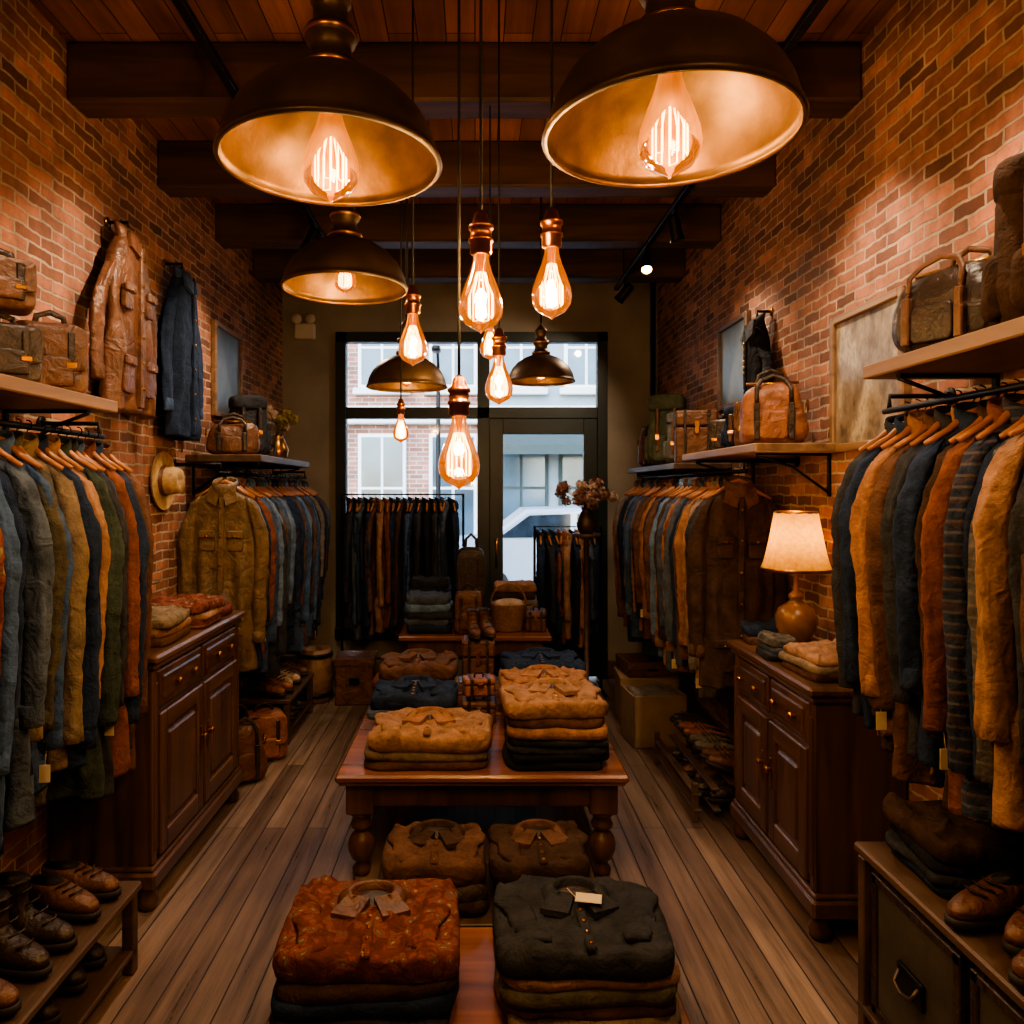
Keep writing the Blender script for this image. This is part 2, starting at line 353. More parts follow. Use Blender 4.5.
# ------------------------------------------------------------------ garments
def interp(prof,z):
    for a,c in zip(prof,prof[1:]):
        if z<=a[0] and z>=c[0]:
            t=(a[0]-z)/(a[0]-c[0]+1e-9);return [a[k]+(c[k]-a[k])*t for k in range(len(a))]
    return list(prof[-1])
PROF=[(-.06,.052,.034),(-.095,.062,.038),(-.12,.11,.036),(-.15,.165,.030),(-.185,.19,.028),(-.32,.19,.028),(-.55,.185,.031),(-.9,.195,.036),(-1.5,.21,.042)]
SLUMP=[(-.06,.05,.04),(-.095,.062,.05),(-.13,.085,.06),(-.18,.11,.066),(-.24,.125,.066),(-.32,.132,.066),(-.55,.14,.062),(-.9,.155,.058),(-1.5,.17,.06)]
def garment(mb,Mx,Ln,m,r,ws=.9,sleeve=True,detail=False,trim=None,hanger=True,thick=1,slump=False,pockets=True,tag=False):
    sd=r.random()*50
    prof=SLUMP if slump else PROF
    zs=[-.06,-.08,-.1,-.12,-.138,-.155,-.175,-.2,-.25,-.32]
    z=-.38
    while z>-Ln+.03: zs.append(z);z-=.055
    zs+=[-Ln+.012,-Ln]
    n=44 if detail else 34;rings=[]
    fa=.014 if detail else .012
    for z in zs:
        _,hw,hd=interp(prof,z);hw*=ws;hd*=thick
        t=min(1,max(0,(-z-.15)/.45))
        rg=[]
        for j in range(n):
            a=2*pi*j/n
            x=hw*math.copysign(abs(cos(a))**.75,cos(a));y=hd*math.copysign(abs(sin(a))**.8,sin(a))
            fo=sin(x*62+sd+sin(z*5+sd)*1.4)*fa*t+noise.noise(Vector((x*13+sd,z*6,0 if sin(a)>0 else 9)))*.026*t
            cre=noise.noise(Vector((x*6+sd,z*22-x*14,4 if sin(a)>0 else 1)))
            y+=fo+cre*.010*t*(1 if sin(a)>0 else -1)
            x+=noise.noise(Vector((sd,z*7,cos(a)*2)))*.018*t
            rg.append((x,y,z+(noise.noise(Vector((x*5,sd,3)))*.03 if z<-Ln+.02 else 0)))
        rings.append(rg)
    mb.loft(rings,m,False,True,True,Mx)
    tm=trim or m
    cr=[]
    for (z,k,dy) in((-.105,1.0,0),(-.085,1.08,-.004),(-.055,1.12,0),(-.035,1.02,.004),(-.045,.9,.004),(-.085,.85,.002)):
        cr.append([(.066*ws*k*1.05*cos(2*pi*j/18),.042*k*thick*sin(2*pi*j/18)+dy,z+(.022*sin(2*pi*j/18))) for j in range(18)])
    mb.loft(cr,tm,False,False,True,Mx)
    if sleeve:
        sl=(Ln*r.uniform(.72,.92) if not detail else Ln*.84)
        for sg in(-1,1):
            sw=r.uniform(-.014,.014);rr=[]
            K=32;ph=r.random()*9;n2=20
            for i in range(K):
                t=i/(K-1);z=(-.22 if slump else -.15)-(sl-(.20 if slump else .13))*t
                if slump: cx=sg*ws*(.112+.085*math.sin(min(1,t*1.8)*pi/2)+.012*t)
                else: cx=sg*ws*(.162+.060*math.sin(min(1,t*3)*pi/2)-.014*t)
                cy=sw*t+.014*sin(t*2.6+ph)*t
                rx=(.036+.016*math.sin(min(1,t*4)*pi/2)-.014*t);ry=(.031-.006*t)*thick
                rg=[]
                for j in range(n2):
                    a=2*pi*j/n2
                    q=1+.30*noise.noise(Vector((cos(a)*2.2+sd,sin(a)*2.2+sg*3,z*5)))+.16*noise.noise(Vector((cos(a)*1.2+sd,sin(a)+sg*3,z*34)))+.08*sin(a*5+ph+z*4)
                    rg.append((cx+rx*cos(a)*q,cy+ry*sin(a)*q,z+.03*(-sg*cos(a))*(1-t)))
                rr.append(rg)
            mb.loft(rr,m,True,True,True,Mx)
            e=rr[-1];ex=sum(p[0] for p in e)/n2;ey=sum(p[1] for p in e)/n2;ez=e[0][2]
            mb.loft([[(ex+.039*k*cos(2*pi*j/14),ey+.027*k*thick*sin(2*pi*j/14),ez+dz) for j in range(14)] for dz,k in((.06,.9),(.055,1),(.0,1.03),(-.004,.9))],tm,True,True,True,Mx)
            if tag and sg*tag>0:
                mb.tube([(ex,ey-.02,ez),(ex,ey-.03,ez-.05)],.001,PAPER,4,Mx)
                mb.box(ex-.016,ex+.016,ey-.032,ey-.030,ez-.10,ez-.045,PAPER,.0005,Mx)
    if detail:
        hd=.030*thick if not slump else .060*thick
        yd=-hd-.016
        mb.box(-.015,.015,yd-.006,yd+.04,-Ln+.02,-.13,m,.005,Mx)
        for k in range(6):
            mb.lathe([(.001,.006),(.007,.005),(.008,0)],BRASS,8,Mx@T(0,yd-.006,-.19-k*(Ln-.3)/5,rx=pi/2))
        for sg in(-1,1):
            if pockets:
              for (pz,ph,pw) in((-.33,.11,.042),(-Ln+.24,.16,.05)):
                cx=sg*.082*ws
                mb.sq(pw*2,.026,ph,m,.25,.25,Mx=Mx@T(cx,yd+.016,pz-ph),amp=.004)
                mb.box(cx-pw-.003,cx+pw+.003,yd-.008,yd+.012,pz-.036,pz+.008,m,.007,Mx)
                mb.lathe([(.001,.005),(.006,.004),(.007,0)],BRASS,8,Mx@T(cx,yd-.008,pz-.025,rx=pi/2))
            mb.add([(sg*.012,yd-.004,-.12),(sg*.07,-.045,-.07),(sg*.09,yd+.006,-.15),(sg*.028,yd-.008,-.185),
                    (sg*.012,yd+.018,-.12),(sg*.07,-.03,-.07),(sg*.09,yd+.022,-.15),(sg*.028,yd+.016,-.185)],
                   [[0,1,2,3],[7,6,5,4],[0,4,5,1],[1,5,6,2],[2,6,7,3],[3,7,4,0]],tm,False,Mx)
    if hanger:
        mb.tube([(-.17*ws,0,-.135),(-.1*ws,0,-.098),(-.04,0,-.055),(0,0,-.042),(.04,0,-.055),(.1*ws,0,-.098),(.17*ws,0,-.135)],[.008,.010,.011,.012,.011,.010,.008],HANG,8,Mx)
        hk=[(0,0,-.045),(0,0,-.01)]+[(.016*sin(a),0,.008-.016*cos(a)+.002) for a in [0.3*k for k in range(1,12)]]
        mb.tube(hk,.0022,IRON,6,Mx)

def row_y(name,x,y0,y1,z,sp,seq,r,Lr,ws=.9,first=None):
    b=MB();y=y0;i=0
    while y<=y1:
        k=seq[i%len(seq)];m=fab[k] if isinstance(k,str) else k
        Ln=r.uniform(*Lr);k=dict(detail=False)
        if i==0 and first: m,Ln,k=first[0],first[1],dict(detail=True,trim=first[2])
        garment(b,T(x+r.uniform(-.016,.016),y,z+.0,rz=r.uniform(-.22,.22) if i else 0,ry=r.uniform(-.02,.02)),Ln,m,r,ws*(r.uniform(.88,1.0)) if i else ws,thick=1.0 if i else 1.35,tag=(1 if x<0 else -1) if i%6==3 else False,**k)
        y+=sp*r.uniform(.85,1.2)+(.04 if i==0 and first else 0);i+=1
    b.build(name,(x,(y0+y1)/2,z-.5))
def row_x(name,y,x0,x1,z,sp,seq,r,Lr):
    b=MB();x=x0;i=0
    while x<=x1:
        garment(b,T(x,y,z,rz=pi/2+r.uniform(-.2,.2)),r.uniform(*Lr),fab[seq[i%len(seq)]],r,.85);i+=1
        x+=sp*r.uniform(.85,1.2)
    b.build(name,((x0+x1)/2,y,z-.5))

R=random.Random(11)
row_y('hanging_jackets',-1.49,1.80,2.93,1.90,.057,['paisley','dbrown','charcoal','paisley','denim','denim','navy','slate','khaki','denim','olive','khaki','navy','tan','green','charcoal','denim','rust','navy','brown'],R,(1.1,1.34),.92)
row_y('hanging_jackets',-1.45,4.32,6.3,1.78,.058,['navy','navy','rust','slate','denim','blue','charcoal','brown','slate','denim','blue','dbrown','grey','navy'],R,(.95,1.3),.98,first=(LEO,1.12,LEO))
row_y('hanging_jackets',1.42,1.45,2.50,1.96,.056,['green','green','olive','brown','charcoal','tan','plaid_grey','navy','plaid_blue','rust','dbrown','navy','tan','charcoal','brown','camel','dbrown','navy','charcoal'],R,(1.0,1.14),.9)
row_y('hanging_jackets',1.36,3.86,6.15,1.78,.058,['brown','charcoal','tan','grey','camel','brown','navy','slate','rust','camel','denim','slate','dbrown','tan','blue','navy'],R,(1.0,1.28),.98,first=(fab['dbrown'],1.1,fab['brown']))
row_x('hanging_shirts',6.38,-1.05,-.15,1.64,.054,['charcoal','navy','slate','navy','brown','tan','rust','navy','dbrown','denim','navy','charcoal','black'],R,(1.1,1.25))
row_x('hanging_shirts',6.30,.55,1.0,1.37,.054,['navy','charcoal','navy','rust','tan','navy','camel','slate'],R,(.85,.98))

def railY(name,x,y0,y1,z,wallx):
    b=MB();b.tube([(x,y0,z),(x,y1,z)],.011,IRON,12)
    for y in(y0+.03,y1-.03):
        b.tube([(x,y,z),(x,y,z+.05),(wallx,y,z+.05)],.009,IRON,8)
        b.lathe([(.001,0),(.03,0),(.03,.008),(.001,.008)],IRON,14,T(wallx-math.copysign(.008,wallx) if wallx>0 else wallx,y,z+.05,ry=pi/2))
    b.build(name,(x,(y0+y1)/2,z))
railY('clothes_rail',-1.49,1.65,3.0,1.905,XL);railY('clothes_rail',-1.45,4.25,6.42,1.785,XL)
railY('clothes_rail',1.42,1.35,2.6,1.965,XR);railY('clothes_rail',1.36,3.76,6.25,1.785,XR)
def standX(y,x0,x1,z):
    b=MB();b.tube([(x0,y,0.02),(x0,y,z),(x1,y,z),(x1,y,.02)],.012,IRON,10)
    for x in(x0,x1): b.tube([(x,y-.22,.015),(x,y+.22,.015)],.013,IRON,8)
    b.tube([(x0,y,.25),(x1,y,.25)],.009,IRON,8)
    b.build('clothing_rack',((x0+x1)/2,y,0))
standX(6.38,-1.13,-.1,1.645);standX(6.30,.5,1.06,1.375)

def wall_jacket(x,y,z,side,m,Ln,ws,r,trim,pockets=True,tilt=0):
    b=MB();Mx=T(x,y,z,rz=(pi/2 if side<0 else -pi/2)+tilt)
    garment(b,Mx,Ln,m,r,ws,detail=True,trim=trim,thick=.85,slump=True,hanger=False,pockets=pockets)
    wx=XL if side<0 else XR
    b.tube([(wx,y,z-.01),(x,y,z-.01),(x,y,z-.05)],.008,IRON,8)
    b.lathe([(.001,0),(.025,0),(.025,.01),(.001,.01)],BRASS,14,T(wx if side<0 else wx-.01,y,z-.01,ry=pi/2))
    b.build('hanging_jacket',(x,y,z))
wall_jacket(-1.62,3.50,2.95,-1,LEB,.9,1.35,R,LEB)
wall_jacket(-1.62,4.15,2.95,-1,fab['navy'],.98,1.15,R,fab['denim'],False)
wall_jacket(1.55,4.12,2.68,1,fab['black'],.46,.75,R,fab['charcoal'],False)

# ------------------------------------------------------------------ cabinets
def cabinet(x,y0,y1,depth,h,side):
    w=y1-y0;b=MB();cy=(y0+y1)/2
    Mx=T(x,cy,0,rz=pi/2 if side<0 else -pi/2)
    W,WH=WALNUT,WALNUTY
    b.box(-w/2+.03,w/2-.03,.02,depth,.12,h-.04,W,.004,Mx)
    b.box(-w/2,w/2,-.03,depth,h-.035,h,WH,.01,Mx);b.box(-w/2+.012,w/2-.012,-.015,depth,h-.06,h-.035,WH,.008,Mx)
    b.box(-w/2+.005,w/2-.005,-.015,depth,.09,.16,WH,.01,Mx);b.box(-w/2+.015,w/2-.015,-.004,depth,.16,.18,WH,.008,Mx)
    for sx in(-1,1):
        for yy in(.03,depth-.05):
            b.lathe([(.02,0),(.035,.01),(.042,.04),(.03,.07),(.038,.1)],W,14,Mx@T(sx*(w/2-.05),yy,0),True,True)
        b.box(sx*(w/2-.05)-.02,sx*(w/2-.05)+.02,.0,.03,.18,h-.06,W,.008,Mx)
        for k in(-1,0,1): b.box(sx*(w/2-.05)+k*.011-.003,sx*(w/2-.05)+k*.011+.003,-.005,.01,.24,h-.12,W,.002,Mx)
    iw=(w-.16)/2
    for sx in(-1,1):
        cx=sx*(iw/2+.005);a,c=cx-iw/2+.008,cx+iw/2-.008
        dz0,dz1=h-.23,h-.075
        b.box(a,c,0,.03,dz0,dz1,W,.006,Mx);b.box(a+.03,c-.03,-.01,.01,dz0+.028,dz1-.028,WH,.008,Mx)
        for kx in(-.09,.09):
            b.lathe([(.001,.028),(.014,.026),(.017,.018),(.008,.01),(.008,0)],BRASS,12,Mx@T(cx+kx,-.01,(dz0+dz1)/2,rx=pi/2))
        z0,z1=.2,h-.25
        b.box(a,c,.008,.03,z0,z1,W,.004,Mx)
        b.box(a,a+.065,-.010,.02,z0,z1,W,.006,Mx);b.box(c-.065,c,-.010,.02,z0,z1,W,.006,Mx)
        b.box(a+.06,c-.06,-.010,.02,z1-.075,z1,WH,.006,Mx);b.box(a+.06,c-.06,-.010,.02,z0,z0+.085,WH,.006,Mx)
        b.box(a+.088,c-.088,-.008,.02,z0+.11,z1-.10,W,.016,Mx)
        kx=cx-sx*(iw/2-.04)
        b.lathe([(.001,.03),(.014,.028),(.017,.02),(.008,.01),(.008,0)],BRASS,12,Mx@T(kx,-.010,(z0+z1)/2+.05,rx=pi/2))
        b.box(kx-.01,kx+.01,-.014,0,(z0+z1)/2-.03,(z0+z1)/2+.1,BRASS,.002,Mx)
    b.build('wooden_cabinet',(x,cy,0))
cabinet(-1.29,2.98,4.12,.42,1.03,-1)
cabinet(1.27,2.78,3.7,.35,.955,1)

# ------------------------------------------------------------------ folded stacks
def folded(b,Mx,w,d,h,m,seed,amp=1,top=False):
    n=76
    prof=[(.94,0),(.985,.12),(1,.45),(.995,.8),(.96,1.0),(.9,1.04),(.82,1.05),(.74,1.05),(.66,1.06),(.57,1.07),(.48,1.08),(.39,1.08),(.3,1.09),(.2,1.1),(.1,1.1)]
    rings=[]
    for k,t in prof:
        rg=[]
        for j in range(n):
            a=2*pi*j/n;e=.26
            x=w/2*k*math.copysign(abs(cos(a))**e,cos(a));y=d/2*k*math.copysign(abs(sin(a))**e,sin(a));z=h*t
            nv=noise.noise_vector(Vector((x*9+seed,y*9+seed*2,seed+t*.6)))
            n2=noise.noise(Vector((x*18+seed,y*18,seed)));n3=1-abs(noise.noise(Vector((x*9+y*4+seed,y*7-x*3,seed+3))))*2.2
            n5=1-abs(noise.noise(Vector((x*15-y*6+seed,y*13+x*5,seed+8))))*2.4
            x+=nv.x*.018*amp;y+=nv.y*.018*amp
            z+=(nv.z*.012+n2*.005+((max(n3,0)**3*.017+max(n5,0)**3*.012) if top else max(n3,0)**3*.003))*amp*(t if t>.2 else 0)
            rg.append((x,y,z))
        rings.append(rg)
    b.loft(rings,m,True,True,True,Mx)
def shirt_top(b,Mx,w,d,m,cm,seed):
    cy=d*.2
    hs=[]
    for k in range(15):
        a=-.75+(pi+1.5)*k/14
        hs.append((.070*cos(a),cy+.05*sin(a)))
    V=[];F=[]
    for (px,py) in hs:
        dx,dy=px,py-cy;l=math.hypot(dx,dy);ux,uy=dx/l,dy/l
        V+=[(px-ux*.006,py-uy*.006,.0),(px-ux*.004,py-uy*.004,.032),(px+ux*.006,py+uy*.006,.037),(px+ux*.040,py+uy*.035,.014),(px+ux*.042,py+uy*.037,.0)]
    for k in range(14):
        for q in range(4): F.append([k*5+q,(k+1)*5+q,(k+1)*5+q+1,k*5+q+1])
    b.add(V,F,cm,True,Mx)
    b.lathe([(.062,.004),(.03,.012),(.001,.012)],LED,16,Mx@T(0,cy,.006)@Matrix.Diagonal((1,.8,1,1)))
    for sg in(-1,1):
        b.add([(sg*.006,cy-.035,.028),(sg*.076,cy-.02,.034),(sg*.122,cy-.095,.018),(sg*.04,cy-.13,.020),
               (sg*.006,cy-.035,.0),(sg*.076,cy-.02,.0),(sg*.122,cy-.095,.0),(sg*.04,cy-.13,.0)],
              [[0,1,2,3],[7,6,5,4],[0,4,5,1],[1,5,6,2],[2,6,7,3],[3,7,4,0]],cm,False,Mx)
        p=[]
        for k in range(13):
            t=k/12;p.append((sg*(w*.42-t*w*.16+.006*sin(t*14+seed)),cy+.03-t*d*.64,.004+.004*sin(t*9+seed)))
        b.tube(p,[.02,.036,.046,.048,.046,.047,.044,.045,.043,.044,.042,.041,.034],m,12,Mx,.36)
    b.box(-.015,.015,-d*.46,cy-.09,.0,.016,m,.005,Mx)
    for k in range(4): b.lathe([(.007,0),(.007,.004),(.001,.005)],BRASS,8,Mx@T(0,-d*.42+k*.055,.016))
def stack(name,x,y,z,w,d,items,r,top=None,rz=0,tag=False):
    b=MB();zz=z
    for i,(m,h) in enumerate(items):
        folded(b,T(x+r.uniform(-.012,.012),y+r.uniform(-.01,.01),zz,rz=rz+r.uniform(-.06,.06)),w*r.uniform(.93,1),d*r.uniform(.93,1),h,m,r.random()*60,top=(i==len(items)-1))
        zz+=h*.98
    if top: shirt_top(b,T(x,y,zz+.010,rz=rz),w,d,items[-1][0],top,r.random()*9)
    if tag:
        b.box(-.04,.04,-.022,.022,0,.003,PAPER,.001,T(x+.03,y+.01,zz+.045,rz=-.2,rx=.1));b.tube([(x-.01,y+.02,zz+.045),(x-.03,y+.06,zz+.05)],.0015,PAPER,5)
    b.build(name,(x,y,z))
    return zz
f=fab
PZ=.17
b=MB()
b.box(-.60,.62,2.0,2.62,PZ-.04,PZ,TABLEW,.008);b.box(-.55,.57,2.05,2.58,.09,PZ-.04,TABLED,.004)
for x in(-.53,.55):
    for y in(2.08,2.54): b.lathe([(.022,0),(.035,.02),(.03,.06),(.04,.1)],TABLED,14,T(x,y,0),True,True)
b.build('low_display_table',(0,2.3,0))
b=MB();b.box(-.35,.46,2.68,3.12,.12,.14,SHELFD,.004)
for k in range(3): b.box(-.34,.45,2.69,2.705,.012+k*.036,.042+k*.036,SHELFD,.003);b.box(-.34,.45,3.095,3.11,.012+k*.036,.042+k*.036,SHELFD,.003)
for x in(-.34,.43):
    b.box(x,x+.02,2.70,3.1,.0,.12,SHELFD,.003)
b.build('wooden_crate',(.05,2.9,0))
stack('folded_clothes_stack',-.32,2.3,PZ,.54,.46,[(f['charcoal'],.05),(f['navy'],.045),(f['dbrown'],.045),(f['paisley'],.07)],R,LEB,rz=.06)
stack('folded_clothes_stack',.32,2.3,PZ,.54,.44,[(f['khaki'],.04),(f['brown'],.04),(f['olive'],.04),(f['tan'],.035),(f['charcoal'],.07)],R,f['charcoal'],rz=.04,tag=True)
stack('folded_clothes_stack',-.15,2.9,.14,.38,.38,[(f['dbrown'],.05),(f['tweed'],.06),(f['brown'],.07)],R,f['dbrown'])
stack('folded_clothes_stack',.25,2.9,.14,.38,.38,[(f['charcoal'],.05),(f['brown'],.06),(f['dbrown'],.07)],R,f['brown'])
TZ=.47
b=MB()
b.box(-.60,.66,3.2,4.75,TZ-.035,TZ,TABLEW,.01);b.box(-.585,.645,3.215,4.73,TZ-.05,TZ-.035,TABLEW,.006)
b.box(-.52,.58,3.27,4.68,TZ-.16,TZ-.05,TABLED,.005)
for x in(-.50,.56):
    for y in(3.31,4.63):
        b.box(x-.06,x+.06,y-.06,y+.06,TZ-.19,TZ-.05,TABLED,.006)
        b.lathe([(.03,0),(.038,.008),(.04,.03),(.028,.045),(.026,.06),(.045,.075),(.058,.11),(.06,.14),(.05,.17),(.032,.19),(.03,.2),(.045,.21),(.048,.225),(.04,.24),(.04,.26),(.055,.27),(.055,.285)],TABLED,22,T(x,y,0),True,True)
b.build('wooden_display_table',(0,3.95,0))
stack('folded_clothes_stack',-.21,3.44,TZ,.56,.40,[(f['brown'],.04),(f['khaki'],.04),(f['tan'],.065)],R,f['camel'])
stack('folded_clothes_stack',.36,3.44,TZ,.46,.40,[(f['black'],.035),(f['black'],.035),(f['charcoal'],.035),(f['charcoal'],.035),(f['camel'],.045),(f['brown'],.045),(f['tan'],.055)],R,f['tan'])
stack('folded_clothes_stack',-.31,3.87,TZ,.44,.38,[(f['charcoal'],.04),(f['navy'],.045),(f['slate'],.045),(f['navy'],.06)],R,f['navy'])
stack('folded_clothes_stack',.36,3.88,TZ,.46,.38,[(f['dbrown'],.045),(f['brown'],.045),(f['rust'],.05),(f['rust'],.045),(f['camel'],.06)],R,f['camel'])
stack('folded_clothes_stack',-.33,4.32,TZ,.46,.40,[(f['brown'],.06),(f['cream'],.055),(f['rust'],.055),(f['brown'],.065)],R,f['brown'])
stack('folded_clothes_stack',.38,4.34,TZ,.46,.40,[(f['navy'],.06),(f['charcoal'],.06),(f['slate'],.05),(f['navy'],.07)],R,f['navy'])
def leather_box(x,y,z,w,d,h,m,rz=0):
    b=MB();Mx=T(x,y,z,rz=rz)
    b.box(-w/2,w/2,-d/2,d/2,0,h*.68,m,.01,Mx);b.box(-w/2-.004,w/2+.004,-d/2-.004,d/2+.004,h*.7,h,m,.012,Mx)
    for sx in(-.28,.28): b.box(w*sx-.009,w*sx+.009,-d/2-.009,d/2+.009,0.002,h+.004,LED,.003,Mx)
    b.box(-.015,.015,-d/2-.012,-d/2,h*.55,h*.8,BRASS,.003,Mx)
    if h<.3: b.tube([(-w*.15,0,h),(-w*.13,0,h+.025),(w*.13,0,h+.025),(w*.15,0,h)],.006,LED,8,Mx)
    b.build('leather_box',(x,y,z))
leather_box(.02,3.98,TZ,.18,.14,.11,LEB);leather_box(.02,3.98,TZ+.137,.16,.12,.09,LEA,.15)
leather_box(.03,4.25,TZ,.16,.14,.16,LEA,-.1);leather_box(.02,4.55,TZ,.19,.2,.32,LEB)
b=MB();Z2=.68
b.box(-.53,.53,5.15,5.95,Z2-.035,Z2,TABLEW,.008);b.box(-.47,.47,5.2,5.9,Z2-.14,Z2-.035,TABLED,.005);b.box(-.45,.45,5.22,5.88,.2,.225,TABLED,.005)
for x in(-.44,.44):
    for y in(5.24,5.86):
        b.box(x-.035,x+.035,y-.035,y+.035,Z2-.2,Z2-.035,TABLED,.004)
        b.lathe([(.02,0),(.03,.02),(.025,.06),(.04,.12),(.045,.25),(.03,.36),(.025,.4),(.04,.43),(.04,.48)],TABLED,16,T(x,y,0),True,True)
b.build('wooden_display_table',(0,5.55,0))
stack('folded_clothes_stack',-.33,5.38,Z2,.34,.32,[(f['navy'],.055),(f['slate'],.05),(f['charcoal'],.05),(f['blue'],.05),(f['slate'],.05)],R)
stack('folded_clothes_stack',-.35,5.76,Z2,.32,.24,[(f['brown'],.06),(f['grey'],.055),(f['navy'],.055),(f['tan'],.05),(f['navy'],.05),(f['charcoal'],.05)],R)
stack('folded_clothes_stack',.31,5.77,Z2,.34,.26,[(f['brown'],.06),(f['tan'],.06),(f['grey'],.06),(f['dbrown'],.06),(f['tan'],.05)],R)
b=MB();pr=[(.10,0)]
for k in range(8): pr+=[(.112+k*.003,.012+k*.022),(.104+k*.003,.023+k*.022)]
pr+=[(.135,.19),(.13,.195),(.115,.18),(.095,.02)]
b.lathe(pr,WICK,32,T(.24,5.4,Z2),True,True)
b.tube([(.24-.128*cos(a),5.4,Z2+.18+.15*sin(a)) for a in [pi*k/12 for k in range(13)]],.007,WICK,8)
b.sq(.2,.2,.08,f['cream'],.6,.6,amp=.02,Mx=T(.24,5.4,Z2+.14))
b.build('wicker_basket',(.24,5.4,Z2))

# ------------------------------------------------------------------ bags
def strap(b,Mx,pts,m,r=.011,flat=.4): b.tube(pts,r,m,8,Mx,flat)
def satchel(x,y,z,w,d,h,m,rz,name='leather_satchel',dm=None):
    b=MB();Mx=T(x,y,z,rz=rz);dm=dm or LED
    b.sq(w,d,h,m,.3,.3,amp=.012,seed=x*7,Mx=Mx,taper=.12)
    b.sq(w*.97,d*.22,h*.62,m,.3,.3,Mx=Mx@T(0,-d*.45,h*.33),amp=.006,seed=2)
    b.sq(w*.62,d*.25,h*.4,m,.3,.3,Mx=Mx@T(0,-d*.5,.03),amp=.004)
    for sx in(-.27,.27):
        b.box(w*sx-.012,w*sx+.012,-d*.60,-d*.5,h*.16,h*.86,dm,.004,Mx);b.box(w*sx-.017,w*sx+.017,-d*.63,-d*.57,h*.36,h*.45,BRASS,.003,Mx)
    strap(b,Mx,[(-w*.2,0,h*.93),(-w*.17,0,h*1.1),(0,0,h*1.16),(w*.17,0,h*1.1),(w*.2,0,h*.93)],dm)
    b.build(name,(x,y,z))
def duffel(x,y,z,w,d,h,m,rz,name='leather_duffel_bag',dm=None):
    b=MB();Mx=T(x,y,z,rz=rz);dm=dm or LED
    b.sq(w,d,h,m,.5,.55,amp=.022,seed=x*5+y,Mx=Mx,taper=.25,sag=.02)
    b.tube([(-w*.34,0,h*.955),(0,0,h*.955),(w*.34,0,h*.955)],.007,BRASS,6,Mx)
    for sy in(-1,1):
        for sx in(-.22,.22): b.box(w*sx-.013,w*sx+.013,sy*d*.47-.012,sy*d*.47+.012,.02,h*.62,dm,.004,Mx)
        hh=1.12 if sy>0 else .98
        pts=[(-w*.22,sy*d*.46,h*.6),(-w*.22,sy*d*.42,h*.85),(-w*.15,sy*d*.32,h*hh),(0,sy*d*.28,h*(hh+.07)),(w*.15,sy*d*.32,h*hh),(w*.22,sy*d*.42,h*.85),(w*.22,sy*d*.46,h*.6)]
        strap(b,Mx,pts,dm,.010,.6)
        b.sq(w*.34,d*.14,h*.42,m,.3,.3,Mx=Mx@T(0,sy*d*.46,h*.08),amp=.004)
    for sx in(-1,1): b.lathe([(.03,0),(.03,.006),(.018,.006),(.018,0)],BRASS,12,Mx@T(sx*w*.45,0,h*.6,ry=sx*pi/2))
    b.build(name,(x,y,z))
def backpack(x,y,z,w,d,h,m,rz,name='canvas_backpack',dm=None):
    b=MB();Mx=T(x,y,z,rz=rz);dm=dm or LEB
    b.sq(w,d,h,m,.5,.45,amp=.018,seed=x*3+y,Mx=Mx,taper=.2)
    b.sq(w*.92,d*.95,h*.26,m,.5,.5,Mx=Mx@T(0,-d*.06,h*.76),amp=.01,seed=5)
    b.sq(w*.68,d*.4,h*.38,m,.4,.4,Mx=Mx@T(0,-d*.42,.03),amp=.008)
    for sx in(-1,1):
        b.sq(w*.2,d*.55,h*.38,m,.5,.5,Mx=Mx@T(sx*w*.45,-.01,.03),amp=.006)
        b.box(sx*w*.2-.011,sx*w*.2+.011,-d*.66,-d*.4,h*.2,h*.8,dm,.004,Mx);b.box(sx*w*.2-.016,sx*w*.2+.016,-d*.68,-d*.6,h*.36,h*.44,BRASS,.003,Mx)
        strap(b,Mx,[(sx*w*.15,d*.4,h*.88),(sx*w*.24,d*.52,h*.6),(sx*w*.3,d*.52,h*.3),(sx*w*.34,d*.42,.05)],dm,.014)
    strap(b,Mx,[(-.04,d*.2,h*.97),(0,d*.2,h*1.07),(.04,d*.2,h*.97)],dm,.008)
    b.build(name,(x,y,z))

def shelf(x0,x1,y0,y1,z,m,wallx,th=.045):
    b=MB();b.box(x0,x1,y0,y1,z-th,z,m,.005)
    s=1 if wallx<0 else -1
    for y in(y0+.12,y1-.12):
        fr=(x1-.05) if wallx<0 else (x0+.05)
        b.box(min(wallx,fr),max(wallx,fr),y-.012,y+.012,z-th-.012,z-th,IRON,.002)
        b.box(wallx if s>0 else wallx-.012,wallx+.012 if s>0 else wallx,y-.012,y+.012,z-th-.2,z-th,IRON,.002)
        b.tube([(wallx+s*.01,y,z-th-.18),(wallx+s*.18,y,z-th-.06),(fr,y,z-th-.012)],.007,IRON,8)
    b.build('wall_shelf',((x0+x1)/2,(y0+y1)/2,z))
shelf(XL,-1.36,1.5,2.86,2.03,SHELFW,XL)
shelf(XL,-1.27,4.45,5.75,1.90,SHELFD,XL)
shelf(1.27,XR,1.35,2.46,2.10,SHELFW,XR)
shelf(1.24,XR,3.32,4.5,1.90,SHELFW,XR,.04)
shelf(1.26,XR,4.75,6.2,1.86,SHELFD,XR,.04)
satchel(-1.53,2.70,2.03,.25,.13,.26,LEB,.5)
satchel(-1.54,2.42,2.03,.24,.16,.20,LED,.7);satchel(-1.54,2.42,2.27,.22,.14,.17,LEB,.6)
duffel(-1.54,2.0,2.03,.4,.2,.24,LEB,1.45)
duffel(-1.49,4.62,1.90,.34,.2,.22,LEB,.25);backpack(-1.5,4.95,1.90,.26,.2,.40,fab['charcoal'],.5,dm=LED);satchel(-1.52,5.25,1.90,.24,.13,.28,LED,.4)
